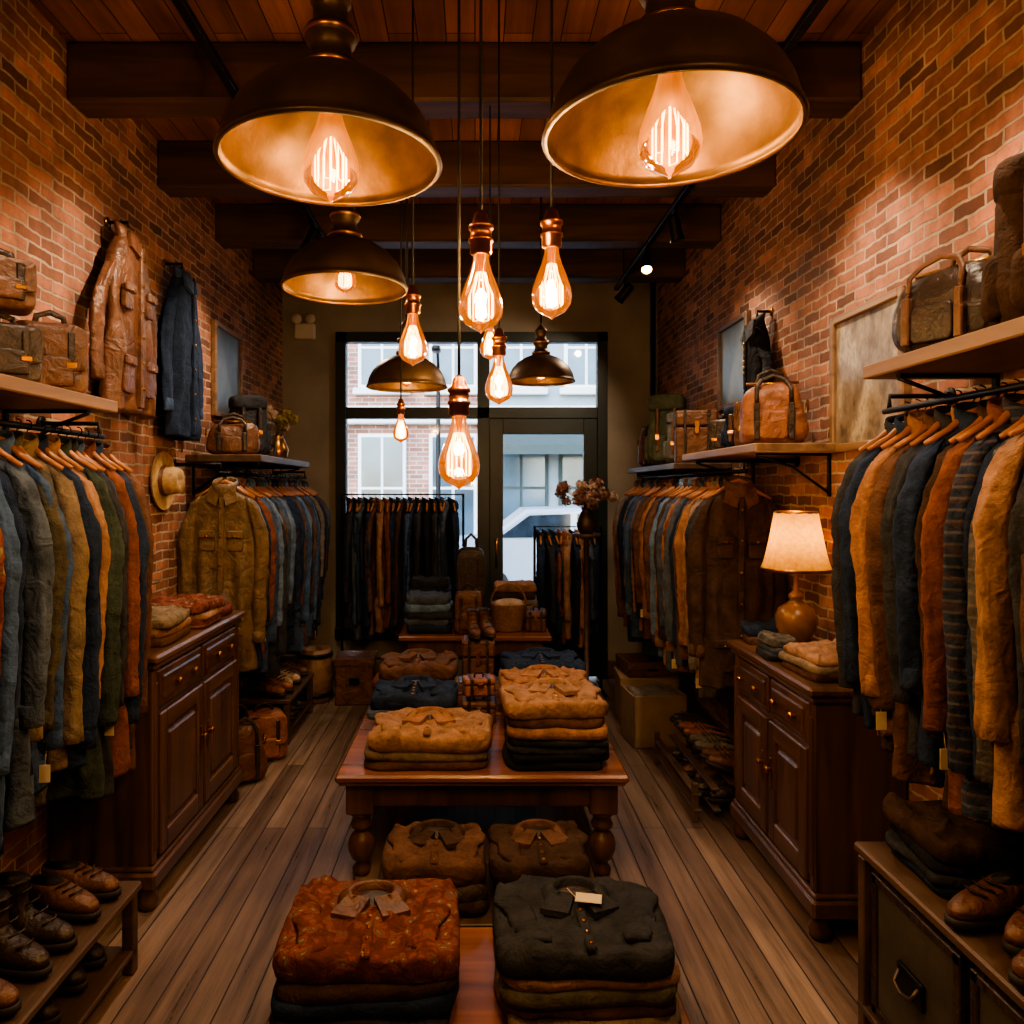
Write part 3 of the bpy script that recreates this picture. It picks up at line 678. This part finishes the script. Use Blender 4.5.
duffel(1.41,3.56,1.90,.34,.24,.31,LEA,-.3);satchel(1.47,3.87,1.90,.24,.12,.26,LEB,-.7);backpack(1.47,4.13,1.90,.2,.18,.25,fab['navy'],-.5)
satchel(1.47,4.37,1.90,.2,.11,.2,LED,-.6)
leather_box(1.44,4.9,1.86,.26,.2,.34,LEB,-.2);backpack(1.44,5.2,1.86,.24,.2,.36,CANG,-.4);backpack(1.42,5.55,1.86,.3,.24,.52,CANV,-.3);duffel(1.43,5.93,1.86,.3,.2,.34,LEB,-.4)
duffel(1.41,2.20,2.10,.36,.22,.26,LED,-1.15,'leather_duffel_bag',LEB);backpack(1.44,1.86,2.10,.28,.2,.42,fab['dbrown'],-.6,dm=LEB)
satchel(1.46,1.54,2.1,.26,.13,.28,LEB,-.6)
satchel(-.05,5.28,Z2,.2,.12,.3,LEB,.1);satchel(-.03,5.62,Z2,.22,.14,.58,LED,.0);leather_box(.44,5.4,Z2,.14,.2,.14,LEB,-.1)
duffel(-1.36,4.36,0,.3,.2,.36,LEB,.6);satchel(-1.33,4.72,0,.28,.17,.3,LEA,.4)

# ------------------------------------------------------------------ shoes
def shoe(b,Mx,m,boot=True,s=1):
    n=26
    lv=[(.0,-.155,.125,.043),(.004,-.165,.13,.047),(.022,-.165,.13,.047),(.024,-.158,.124,.043),(.045,-.155,.125,.045),(.06,-.13,.125,.043),(.075,-.075,.122,.039),(.09,-.025,.12,.036)]
    if boot: lv+=[(.115,-.0,.118,.037),(.15,.005,.118,.041),(.185,.0,.12,.044),(.19,.0,.12,.044)]
    rs=[]
    for z,ya,yb,w in lv:
        rg=[]
        for j in range(n):
            a=2*pi*j/n;cy=(ya+yb)/2;hl=(yb-ya)/2
            y=cy+hl*sin(a);fr=(y-ya)/(yb-ya)
            ww=w*(1 if fr<.45 else 1-.28*(fr-.45)) if z<.07 else w
            x=ww*math.copysign(abs(cos(a))**.8,cos(a))
            rg.append((x,y,z))
        rs.append(rg)
    b.loft(rs[:4],SOLE,True,True,True,Mx@T(s=s));b.loft(rs[3:],m,True,True,True,Mx@T(s=s))
    b.box(-.03,.03,.06,.125,-.012,.01,SOLE,.004,Mx@T(s=s))
    top=rs[-1];b.loft([[(p[0]*.86,(p[1]-.06)*.86+.06,p[2]+.002) for p in top],[(p[0]*.5,(p[1]-.06)*.5+.06,p[2]-.002) for p in top]],SOLE,True,True,True,Mx@T(s=s))
    for k in range(5 if boot else 3):
        t=k/4;y=-.085+.085*min(1,t*1.3);z=.078+t*(.11 if boot else .03)
        b.tube([(-.03,y+.01,z-.004),(0,y-.012,z+.006),(.03,y+.01,z-.004)],.0035,LED,6,Mx@T(s=s))
def pair(x,y,z,rz,m,boot=True,name=None,s=1):
    b=MB()
    for k in(-1,1): shoe(b,T(x,y,z+.012*s,rz=rz)@T(k*.052*s,k*.012,0,rz=k*.08),m,boot,s)
    b.build(name or('leather_boots' if boot else 'leather_shoes'),(x,y,z))
def bench(x0,x1,y0,y1,z,low,m,name):
    b=MB();b.box(x0,x1,y0,y1,z-.03,z,m,.006);b.box(x0+.01,x1-.01,y0+.02,y1-.02,low-.022,low,m,.005)
    for x in(x0+.03,x1-.03):
        for y in(y0+.03,y1-.03): b.box(x-.02,x+.02,y-.02,y+.02,0,z-.03,m,.004)
    b.build(name,((x0+x1)/2,(y0+y1)/2,0))
bench(-1.70,-1.18,1.5,2.66,.31,.09,SHELFD,'shoe_bench')
for i,(y,m,bt) in enumerate(((2.5,LEB,False),(2.22,LED,True),(1.94,LEB,True),(1.7,LED,True))):
    pair(-1.36,y,.31,1.35,m,bt);
    pair(-1.4,y-.02,.09,1.4,LED,False)
pair(.03,4.55,TZ+.325,.25,LEB,True,s=.8)
bench(-1.66,-1.22,4.95,5.7,.3,.09,SHELFD,'shoe_bench')
for y,m in((5.1,LEA),(5.32,fab['cream']),(5.54,LEB)): pair(-1.4,y,.3,1.2,m,False)
for y in(5.15,5.4): pair(-1.4,y,.09,1.3,LED,False)
b=MB();Mx=T(0,0,0)
for x in(1.12,1.58):
    for y in(3.82,4.62): b.box(x-.015,x+.015,y-.015,y+.015,0,.34 if x>1.3 else .2,SHELFD,.003)
for k in range(6):
    x=1.13+k*.09;z=.15+k*.028;b.box(x-.02,x+.02,3.8,4.64,z-.015,z,SHELFD,.003)
for k in range(5):
    x=1.13+k*.1;b.box(x-.02,x+.02,3.8,4.64,.055,.07,SHELFD,.003)
b.build('shoe_rack',(1.35,4.2,0))
for y,m in((3.93,LEB),(4.16,fab['grey']),(4.38,LEA),(4.55,LED)):
    bb=MB()
    for k in(-1,1): shoe(bb,T(1.33,y+k*.05,.235,rz=-1.5)@Matrix.Rotation(-.28,4,'X'),m,False,.9)
    bb.build('leather_shoes',(1.33,y,.22))
for y,m in((3.95,LED),(4.2,LEB),(4.45,LED)): pair(1.33,y,.07,-1.4,m,False,s=.9)

b=MB();b.box(1.18,XR-.0,1.3,2.34,.57,.60,SHELFD,.006);b.box(1.18,XR,1.32,2.32,.10,.125,SHELFD,.005)
for x in(1.2,XR-.03):
    for y in(1.34,2.3): b.box(x-.018,x+.018,y-.018,y+.018,0,.57,SHELFD,.004)
b.build('low_storage_shelf',(1.4,1.8,0))
TR=simple('trunk_olive','464238',.55,.2,var=.3,scale=10,bump=.15)
def trunk(y0,y1,z0,z1,x0=1.2,x1=1.58):
    b=MB();b.box(x0,x1,y0,y1,z0,z1,TR,.01)
    for yy in(y0,y1-.025): b.box(x0-.006,x1+.004,yy-.002,yy+.027,z0,z1+.004,LED,.003)
    for zz in(z0,z1-.025): b.box(x0-.006,x1,y0,y1,zz,zz+.027,LED,.003)
    cy=(y0+y1)/2;cz=(z0+z1)/2
    b.box(x0-.012,x0,cy-.06,cy+.06,cz-.035,cz+.04,IRON,.004)
    b.tube([(x0-.012,cy-.045,cz+.02),(x0-.03,cy-.04,cz-.01),(x0-.034,cy,cz-.02),(x0-.03,cy+.04,cz-.01),(x0-.012,cy+.045,cz+.02)],.006,BRONZE,8)
    b.build('storage_trunk',(x0,cy,z0))
trunk(1.85,2.26,.126,.54);trunk(1.38,1.81,.126,.54)
stack('folded_clothes_stack',1.41,2.13,.60,.36,.32,[(f['navy'],.035),(f['charcoal'],.035),(f['black'],.035),(f['dbrown'],.045)],R)
pair(1.36,1.86,.60,-1.2,LEB,False);pair(1.36,1.62,.60,-1.3,LEB,False);pair(1.36,1.42,.60,-1.3,fab['grey'],False)

def cbox(x,y,z,w,d,h,m,name,rz=0,open_=True):
    b=MB();Mx=T(x,y,z,rz=rz);t=.012
    b.box(-w/2,w/2,-d/2,d/2,0,t,m,.002,Mx)
    for sx in(-1,1): b.box(sx*w/2-(t if sx>0 else 0),sx*w/2+(t if sx<0 else 0),-d/2,d/2,0,h,m,.002,Mx);b.box(-w/2,w/2,sx*d/2-(t if sx>0 else 0),sx*d/2+(t if sx<0 else 0),0,h,m,.002,Mx)
    if open_:
        b.sq(w*.9,d*.9,h*.25,fab['grey'],.5,.4,amp=.03,seed=x,Mx=Mx@T(0,0,h*.8))
    else:
        b.box(-w/2-.008,w/2+.008,-d/2-.008,d/2+.008,h-.05,h+.008,m,.004,Mx);b.box(-.04,.04,-d/2-.012,-d/2-.006,h*.45,h*.6,IRON,.003,Mx)
    b.build(name,(x,y,z))
cbox(1.2,5.05,0,.36,.3,.34,CARD,'cardboard_box',.1);cbox(1.25,5.5,0,.4,.34,.34,CARD,'cardboard_box',-.05,False);cbox(1.25,5.5,.35,.34,.3,.1,LEB,'storage_box',.1,False)
cbox(-.95,6.0,0,.3,.28,.36,LEB,'storage_box',.05,False);cbox(-1.5,6.4,0,.34,.3,.3,CARD,'storage_box',0,False)
b=MB();b.lathe([(.11,0),(.12,.02),(.14,.15),(.145,.25),(.13,.38),(.12,.42),(.105,.42),(.12,.3),(.1,.05)],SHELFW,24,T(-1.28,6.0,0),True)
for z in(.05,.36): b.lathe([(.12,z),(.142,z),(.142,z+.03),(.12,z+.03)],IRON,24,T(-1.28,6.0,0))
b.build('wooden_barrel',(-1.28,6.0,0))

stack('folded_scarves',-1.46,3.3,1.03,.34,.36,[(f['brown'],.04),(f['tan'],.04),(f['khaki'],.035)],R)
stack('folded_scarves',-1.45,3.68,1.03,.34,.3,[(f['plaid_red'],.04),(f['tan'],.035),(f['paisley'],.04)],R)
stack('folded_scarves',-1.46,3.96,1.03,.3,.2,[(f['burg'],.04),(f['brown'],.035)],R)
stack('folded_scarves',1.43,3.02,.955,.28,.32,[(f['brown'],.03),(f['khaki'],.03),(f['tan'],.03)],R)
stack('folded_scarves',1.33,3.30,.955,.12,.2,[(f['charcoal'],.03),(f['slate'],.03),(f['plaid_grey'],.03)],R)
stack('folded_scarves',1.42,3.61,.955,.24,.14,[(f['brown'],.04),(f['navy'],.04)],R)
def hat(x,y,z,m,Mx,name='straw_hat'):
    b=MB();b.lathe([(.16,.012),(.155,.004),(.12,0),(.085,.006),(.078,.03),(.072,.08),(.06,.1),(.03,.093),(.001,.09)],m,30,Mx)
    b.lathe([(.16,.012),(.155,.0),(.12,-.005),(.085,0)],m,30,Mx)
    b.lathe([(.086,.01),(.081,.032)],LEB,30,Mx);b.build(name,(x,y,z))
hat(-1.71,3.42,1.73,STRAW,T(-1.70,3.42,1.73,ry=pi/2,s=.8));hat(-1.71,4.08,1.74,STRAW,T(-1.70,4.08,1.74,ry=pi/2,s=1.0))
b=MB();b.lathe([(.06,0),(.06,.012),(.012,.02),(.01,.2),(.05,.21),(.05,.24),(.001,.25)],SHELFW,18,T(-1.62,3.52,1.03),True);b.build('hat_stand',(-1.62,3.52,1.03))
hat(-1.6,3.52,1.27,fab['khaki'],T(-1.6,3.52,1.25,s=.7),'felt_hat')

# ------------------------------------------------------------------ pictures
def picture(y0,y1,z0,z1,side,fm,am):
    b=MB();x=XL if side<0 else XR;s=-side
    def bx(a,c,*r): b.box(min(x+s*a,x+s*c),max(x+s*a,x+s*c),*r)
    w=.035
    bx(0,.035,y0,y0+w,z0,z1,fm,.005);bx(0,.035,y1-w,y1,z0,z1,fm,.005);bx(0,.035,y0+w,y1-w,z0,z0+w,fm,.005);bx(0,.035,y0+w,y1-w,z1-w,z1,fm,.005)
    bx(0,.018,y0+w,y1-w,z0+w,z1-w,am,.001)
    return b.build('framed_picture',(x,(y0+y1)/2,(z0+z1)/2))
def art(name,cols,sc):
    m,nt,bs=nodes(name);tc=N(nt,'ShaderNodeTexCoord');ns=N(nt,'ShaderNodeTexNoise');ns.inputs['Scale'].default_value=sc;ns.inputs['Detail'].default_value=9;ns.inputs['Roughness'].default_value=.65
    mp=N(nt,'ShaderNodeMapping');mp.inputs['Scale'].default_value=(1,1.6,1);L(nt,tc.outputs['Object'],mp.inputs[0]);L(nt,mp.outputs[0],ns.inputs[0])
    r=ramp(nt,[(p,hx(c)) for p,c in cols]);L(nt,ns.outputs['Fac'],r.inputs[0]);L(nt,r.outputs[0],bs.inputs['Base Color']);bs.inputs['Roughness'].default_value=.35;return m
ART1=art('sepia_painting',[(.32,'3e342b'),(.42,'6e6152'),(.55,'948672'),(.6,'b0a48e'),(.72,'5f5547')],5)
ART2=art('dark_print',[(.3,'2b2d2e'),(.5,'4b5254'),(.7,'6b6a62')],3)
p1=picture(2.80,3.38,1.86,2.46,1,SHELFW,ART1);picture(4.42,4.95,2.2,2.75,1,SHELFD,ART2);picture(4.88,5.45,2.17,2.8,-1,SHELFW,ART2)
b=MB();WH=simple('white_plastic','c8c2b6',.5,var=.05,bump=0)
b.box(-1.6,-1.42,YB-.07,YB,3.02,3.16,WH,.012)
for x in(-1.57,-1.45): b.lathe([(.001,.0),(.035,.0),(.045,.05),(.04,.06),(.001,.06)],WH,16,T(x,YB-.05,3.19,rx=pi/2))
b.build('emergency_light',(-1.51,YB-.04,3.1))
b=MB();b.tube([(1.58,YB-.04,0),(1.58,YB-.04,H)],.022,IRON,10);b.build('wall_pipe',(1.58,YB-.04,0))

def bouquet(x,y,z,vh,m1,m2,n,spread,name,r,vm):
    b=MB();b.lathe([(.05,0),(.07,.03),(.08,vh*.4),(.05,vh*.8),(.035,vh*.9),(.05,vh)],vm,20,T(x,y,z),True)
    for i in range(n):
        a=r.uniform(0,2*pi);q=r.uniform(.2,1)*spread;hh=vh+r.uniform(.04,.2)
        e=(x+q*cos(a),y+q*sin(a)*.6,z+hh)
        b.tube([(x,y,z+vh*.8),(x+q*.4*cos(a),y+q*.25*sin(a),z+vh*.8+(hh-vh*.8)*.6),e],.003,LEO,5)
        R0=r.uniform(.04,.06);m=r.choice([m1,m2]);V=[];F=[]
        for k in range(90):
            d=Vector((r.gauss(0,1),r.gauss(0,1),r.gauss(0,1))).normalized();c=Vector(e)+d*R0*r.uniform(.6,1)
            u=d.orthogonal().normalized();w=d.cross(u);s_=R0*.26;o=len(V);tt=d*s_*.5
            V+=[tuple(c-u*s_),tuple(c-w*s_+tt),tuple(c+u*s_),tuple(c+w*s_-tt)];F.append([o,o+1,o+2,o+3])
        b.add(V,F,m,False)
    b.build(name,(x,y,z))
FL1=simple('dried_petal','8a6a62',.9,var=.4,scale=30,bump=0);FL2=simple('dried_petal_pale','b8a090',.9,var=.4,scale=30,bump=0);FL3=simple('dried_fern','8a7a3a',.9,var=.4,scale=30,bump=0)
b=MB();b.lathe([(.13,0),(.13,.02),(.02,.04),(.02,1.3),(.11,1.32),(.11,1.345)],SHELFD,20,T(.87,5.85,0),True,True);b.build('flower_stand',(.87,5.85,0))
bouquet(.87,5.85,1.345,.2,FL1,FL2,20,.21,'dried_flower_bouquet',R,BRONZE)
bouquet(-1.46,5.56,1.90,.2,FL3,FL2,9,.13,'dried_flower_bouquet',R,BRASS)

# ------------------------------------------------------------------ lamps
def lamp_light(x,y,z,p,r=.02,col=warm):
    l=bpy.data.lights.new('bulb_light','POINT');l.energy=p;l.color=col;l.shadow_soft_size=r
    o=bpy.data.objects.new('bulb_light',l);o.location=(x,y,z);C.objects.link(o);return o
def edison(b,x,y,z,s):
    Mx=T(x,y,z,s=s)
    b.lathe([(.017,.0),(.019,-.02),(.026,-.045),(.038,-.075),(.048,-.105),(.051,-.125),(.048,-.145),(.036,-.162),(.018,-.172),(.006,-.178),(.0005,-.184)],BULB,24,Mx)
    b.lathe([(.012,0),(.006,-.03),(.004,-.06),(.001,-.062)],BRASS,10,Mx)
    n=7
    for k in range(n):
        a=2*pi*k/n;a2=a+pi/n
        b.tube([(.010*cos(a),.010*sin(a),-.045),(.028*cos(a),.028*sin(a),-.09),(.028*cos(a),.028*sin(a),-.148),(.028*cos(a2),.028*sin(a2),-.151),(.028*cos(a2),.028*sin(a2),-.09),(.010*cos(a2),.010*sin(a2),-.045)],.0012,FIL,5,Mx)
def parent_light(l,ob):
    l.parent=ob;l.matrix_parent_inverse=Matrix.Translation(-Vector(ob.location))
def dome(x,y,z,R_,bs,p,hs=1.0):
    b=MB();k=R_/.245;Mx=T(x,y,z)@Matrix.Diagonal((k,k,k*hs,1))
    out=[(.245,0),(.251,.004),(.248,.012),(.242,.016),(.240,.03),(.230,.065),(.208,.105),(.17,.145),(.125,.175),(.08,.193),(.055,.2)]
    b.lathe(out,BRONZE,48,Mx);b.lathe([(r-.005,zz-.003 if i>2 else zz) for i,(r,zz) in enumerate(out)]+[(.001,.195)],INNER,48,Mx)
    b.lathe([(.245,0),(.24,0)],BRONZE,48,Mx)
    b.lathe([(.055,.198),(.066,.203),(.066,.222),(.05,.23),(.046,.27),(.056,.276),(.06,.29),(.056,.302),(.04,.31),(.038,.36),(.046,.365),(.046,.378),(.028,.40),(.012,.42),(.008,.43)],BRONZE,28,Mx)
    b.lathe([(.0585,.284),(.0625,.29),(.0585,.296)],BRASS,28,Mx);b.lathe([(.067,.208),(.069,.212),(.067,.217)],BRASS,28,Mx)
    b.lathe([(.03,.195),(.03,.15),(.024,.14),(.001,.138)],BRASS,20,Mx)
    b.tube([(x,y,z+.42*k),(x,y,H)],.006,CABLE,8)
    b.lathe([(.05,0),(.045,-.03),(.01,-.04)],BRONZE,20,T(x,y,H),True)
    zt=z+.145*k
    edison(b,x,y,zt,bs)
    ob=b.build('dome_pendant_lamp',(x,y,z));parent_light(lamp_light(x,y,zt-.12*bs,p),ob)
dome(-.327,1.70,2.43,.247,1.26,4);dome(.382,1.47,2.385,.245,1.22,4)
dome(-.44,2.54,2.37,.21,.75,3);dome(-.324,3.57,2.176,.19,.6,2);dome(.375,4.26,2.30,.19,.6,2)
def bare(x,y,z,s,p,r):
    b=MB();zt=z+.095*s
    edison(b,x,y,zt,s)
    b.lathe([(.019,-.004),(.024,0),(.024,.022),(.027,.024),(.027,.03),(.023,.032),(.023,.05),(.027,.052),(.027,.06),(.02,.064),(.014,.085),(.005,.092)],COPPER,22,T(x,y,zt,s=s*1.05),True)
    b.tube([(x,y,zt+.09*s),(x,y,H)],.0035,CABLE,6);b.lathe([(.035,0),(.03,-.025),(.006,-.03)],BRONZE,16,T(x,y,H),True)
    ob=b.build('edison_pendant_bulb',(x,y,z));parent_light(lamp_light(x,y,z-.01,p,.015),ob)
for a in((.013,1.63,2.12,.95,14),(.183,1.79,2.186,.95,14),(-.194,2.34,2.16,.9,14),(-.037,1.74,1.78,.95,11),(.083,2.59,2.07,.95,14),(.064,3.2,2.32,.85,14),(-.326,3.3,1.96,.7,14)):
    bare(*a,R)
bare(-.7,.1,2.7,1,30,R);bare(.7,-.1,2.7,1,30,R)  # added fill lights: two unseen bulbs by the camera, only to brighten the room

def track(x,y0,y1,heads):
    b=MB();z=3.28
    b.box(x-.018,x+.018,y0,y1,z-.015,z+.015,IRON,.003)
    for y in(y0+.3,(y0+y1)/2,y1-.3): b.tube([(x,y,z+.01),(x,y,H)],.005,IRON,6)
    lights=[]
    for y,tx,ty,tz,p in heads:
        b.box(x-.012,x+.012,y-.03,y+.03,z-.035,z-.015,IRON,.002);b.tube([(x,y,z-.03),(x,y,z-.09)],.007,IRON,6)
        c=Vector((x,y,z-.12));d=(Vector((tx,ty,tz))-c).normalized()
        q=d.to_track_quat('-Z','Y').to_matrix().to_4x4();Mx=Matrix.Translation(c)@q
        b.lathe([(.001,.07),(.03,.068),(.034,.05),(.036,-.05),(.042,-.075),(.038,-.075),(.032,-.06)],IRON,20,Mx)
        b.lathe([(.033,-.055),(.001,-.055)],SPOTF,16,Mx)
        if p:
            l=bpy.data.lights.new('track_spot','SPOT');l.energy=p;l.color=(1,.76,.52);l.spot_size=1.9;l.spot_blend=1;l.shadow_soft_size=.03
            o=bpy.data.objects.new('track_spot',l);o.matrix_world=Matrix.Translation(c+d*.09)@q;C.objects.link(o);lights.append(o)
    ob=b.build('track_light_rail',(x,(y0+y1)/2,z))
    for o in lights:
        o.parent=ob;o.matrix_parent_inverse=Matrix.Translation(-Vector(ob.location))
track(-.96,1.2,5.3,[(1.9,-1.7,2.2,1.8,50),(3.1,-1.7,3.4,2.0,60),(4.4,-1.7,4.6,1.6,65),(5.0,-.4,3.4,1.2,50)])
track(1.12,1.2,5.95,[(1.9,1.6,2.2,1.8,48),(2.9,1.6,3.1,1.9,52),(4.2,1.5,4.5,1.8,60),(4.9,.8,3.2,1.2,45),(5.6,0.0,6.6,1.8,80)])

b=MB();lx,ly,lz=1.455,3.4,.955
CER=simple('amber_ceramic','7a5228',.3,var=.4,scale=12)
b.lathe([(.05,0),(.06,.01),(.06,.025),(.045,.035),(.06,.06),(.085,.11),(.09,.16),(.075,.2),(.04,.225),(.025,.24),(.035,.25),(.03,.265),(.012,.28),(.01,.4)],CER,30,T(lx,ly,lz),True)
m=bpy.data.materials.new('lampshade_linen');m.use_nodes=True;nt=m.node_tree;nt.nodes.clear()
d_=N(nt,'ShaderNodeBsdfDiffuse');t_=N(nt,'ShaderNodeBsdfTranslucent');mx=N(nt,'ShaderNodeMixShader');mx.inputs[0].default_value=.7
w_=N(nt,'ShaderNodeTexNoise');w_.inputs['Scale'].default_value=60;tc=N(nt,'ShaderNodeTexCoord');L(nt,tc.outputs['Object'],w_.inputs[0])
rr=ramp(nt,[(.3,hx('d0982e')),(.7,hx('e0b04a'))]);L(nt,w_.outputs[0],rr.inputs[0]);L(nt,rr.outputs[0],d_.inputs[0]);L(nt,rr.outputs[0],t_.inputs[0])
L(nt,d_.outputs[0],mx.inputs[1]);L(nt,t_.outputs[0],mx.inputs[2]);o_=N(nt,'ShaderNodeOutputMaterial');L(nt,mx.outputs[0],o_.inputs[0])
rings=[]
for t in [k/8 for k in range(9)]:
    r_=.15-(.15-.092)*(t**.75)
    rings.append([(r_*(1+.02*cos(12*2*pi*j/72))*cos(2*pi*j/72),r_*(1+.02*cos(12*2*pi*j/72))*sin(2*pi*j/72),.375+.26*t) for j in range(72)])
b.loft(rings,m,False,False,True,T(lx,ly,lz))
b.lathe([(.151,.37),(.154,.375),(.151,.385)],BRASS,40,T(lx,ly,lz));b.lathe([(.092,.63),(.094,.636),(.09,.64)],BRASS,40,T(lx,ly,lz))
for k in range(3):
    a=2*pi*k/3;b.tube([(0,0,.40),(.05*cos(a),.05*sin(a),.55),(.09*cos(a),.09*sin(a),.63)],.002,BRASS,5,T(lx,ly,lz))
BW=emis('lamp_bulb','ffc880',4)
b.sq(.05,.05,.075,BW,1,1,16,10,Mx=T(lx,ly,lz+.41))
ob=b.build('table_lamp',(lx,ly,lz));parent_light(lamp_light(lx,ly,lz+.52,2.6,.03,(1,.62,.28)),ob)

# ------------------------------------------------------------------ world, camera
w=bpy.data.worlds.new('World');bpy.context.scene.world=w;w.use_nodes=True;nt=w.node_tree
bg=nt.nodes['Background'];sk=N(nt,'ShaderNodeTexSky');sk.sky_type='NISHITA';sk.sun_disc=False;sk.sun_elevation=math.radians(40);sk.sun_rotation=math.radians(200)
L(nt,sk.outputs[0],bg.inputs[0]);bg.inputs[1].default_value=1.6
cam=bpy.data.cameras.new('camera');co=bpy.data.objects.new('camera',cam);C.objects.link(co)
co.location=(0,0,1.7);co.rotation_euler=(pi/2,0,0);cam.sensor_width=36;cam.lens=750/1024*36
cam.shift_x=37/1024;cam.shift_y=-24/1024;cam.clip_start=.05
bpy.context.scene.camera=co
vs=bpy.context.scene.view_settings
try:
    vs.view_transform='AgX';vs.look='AgX - Medium High Contrast';vs.exposure=.35
except Exception as e: print(e)
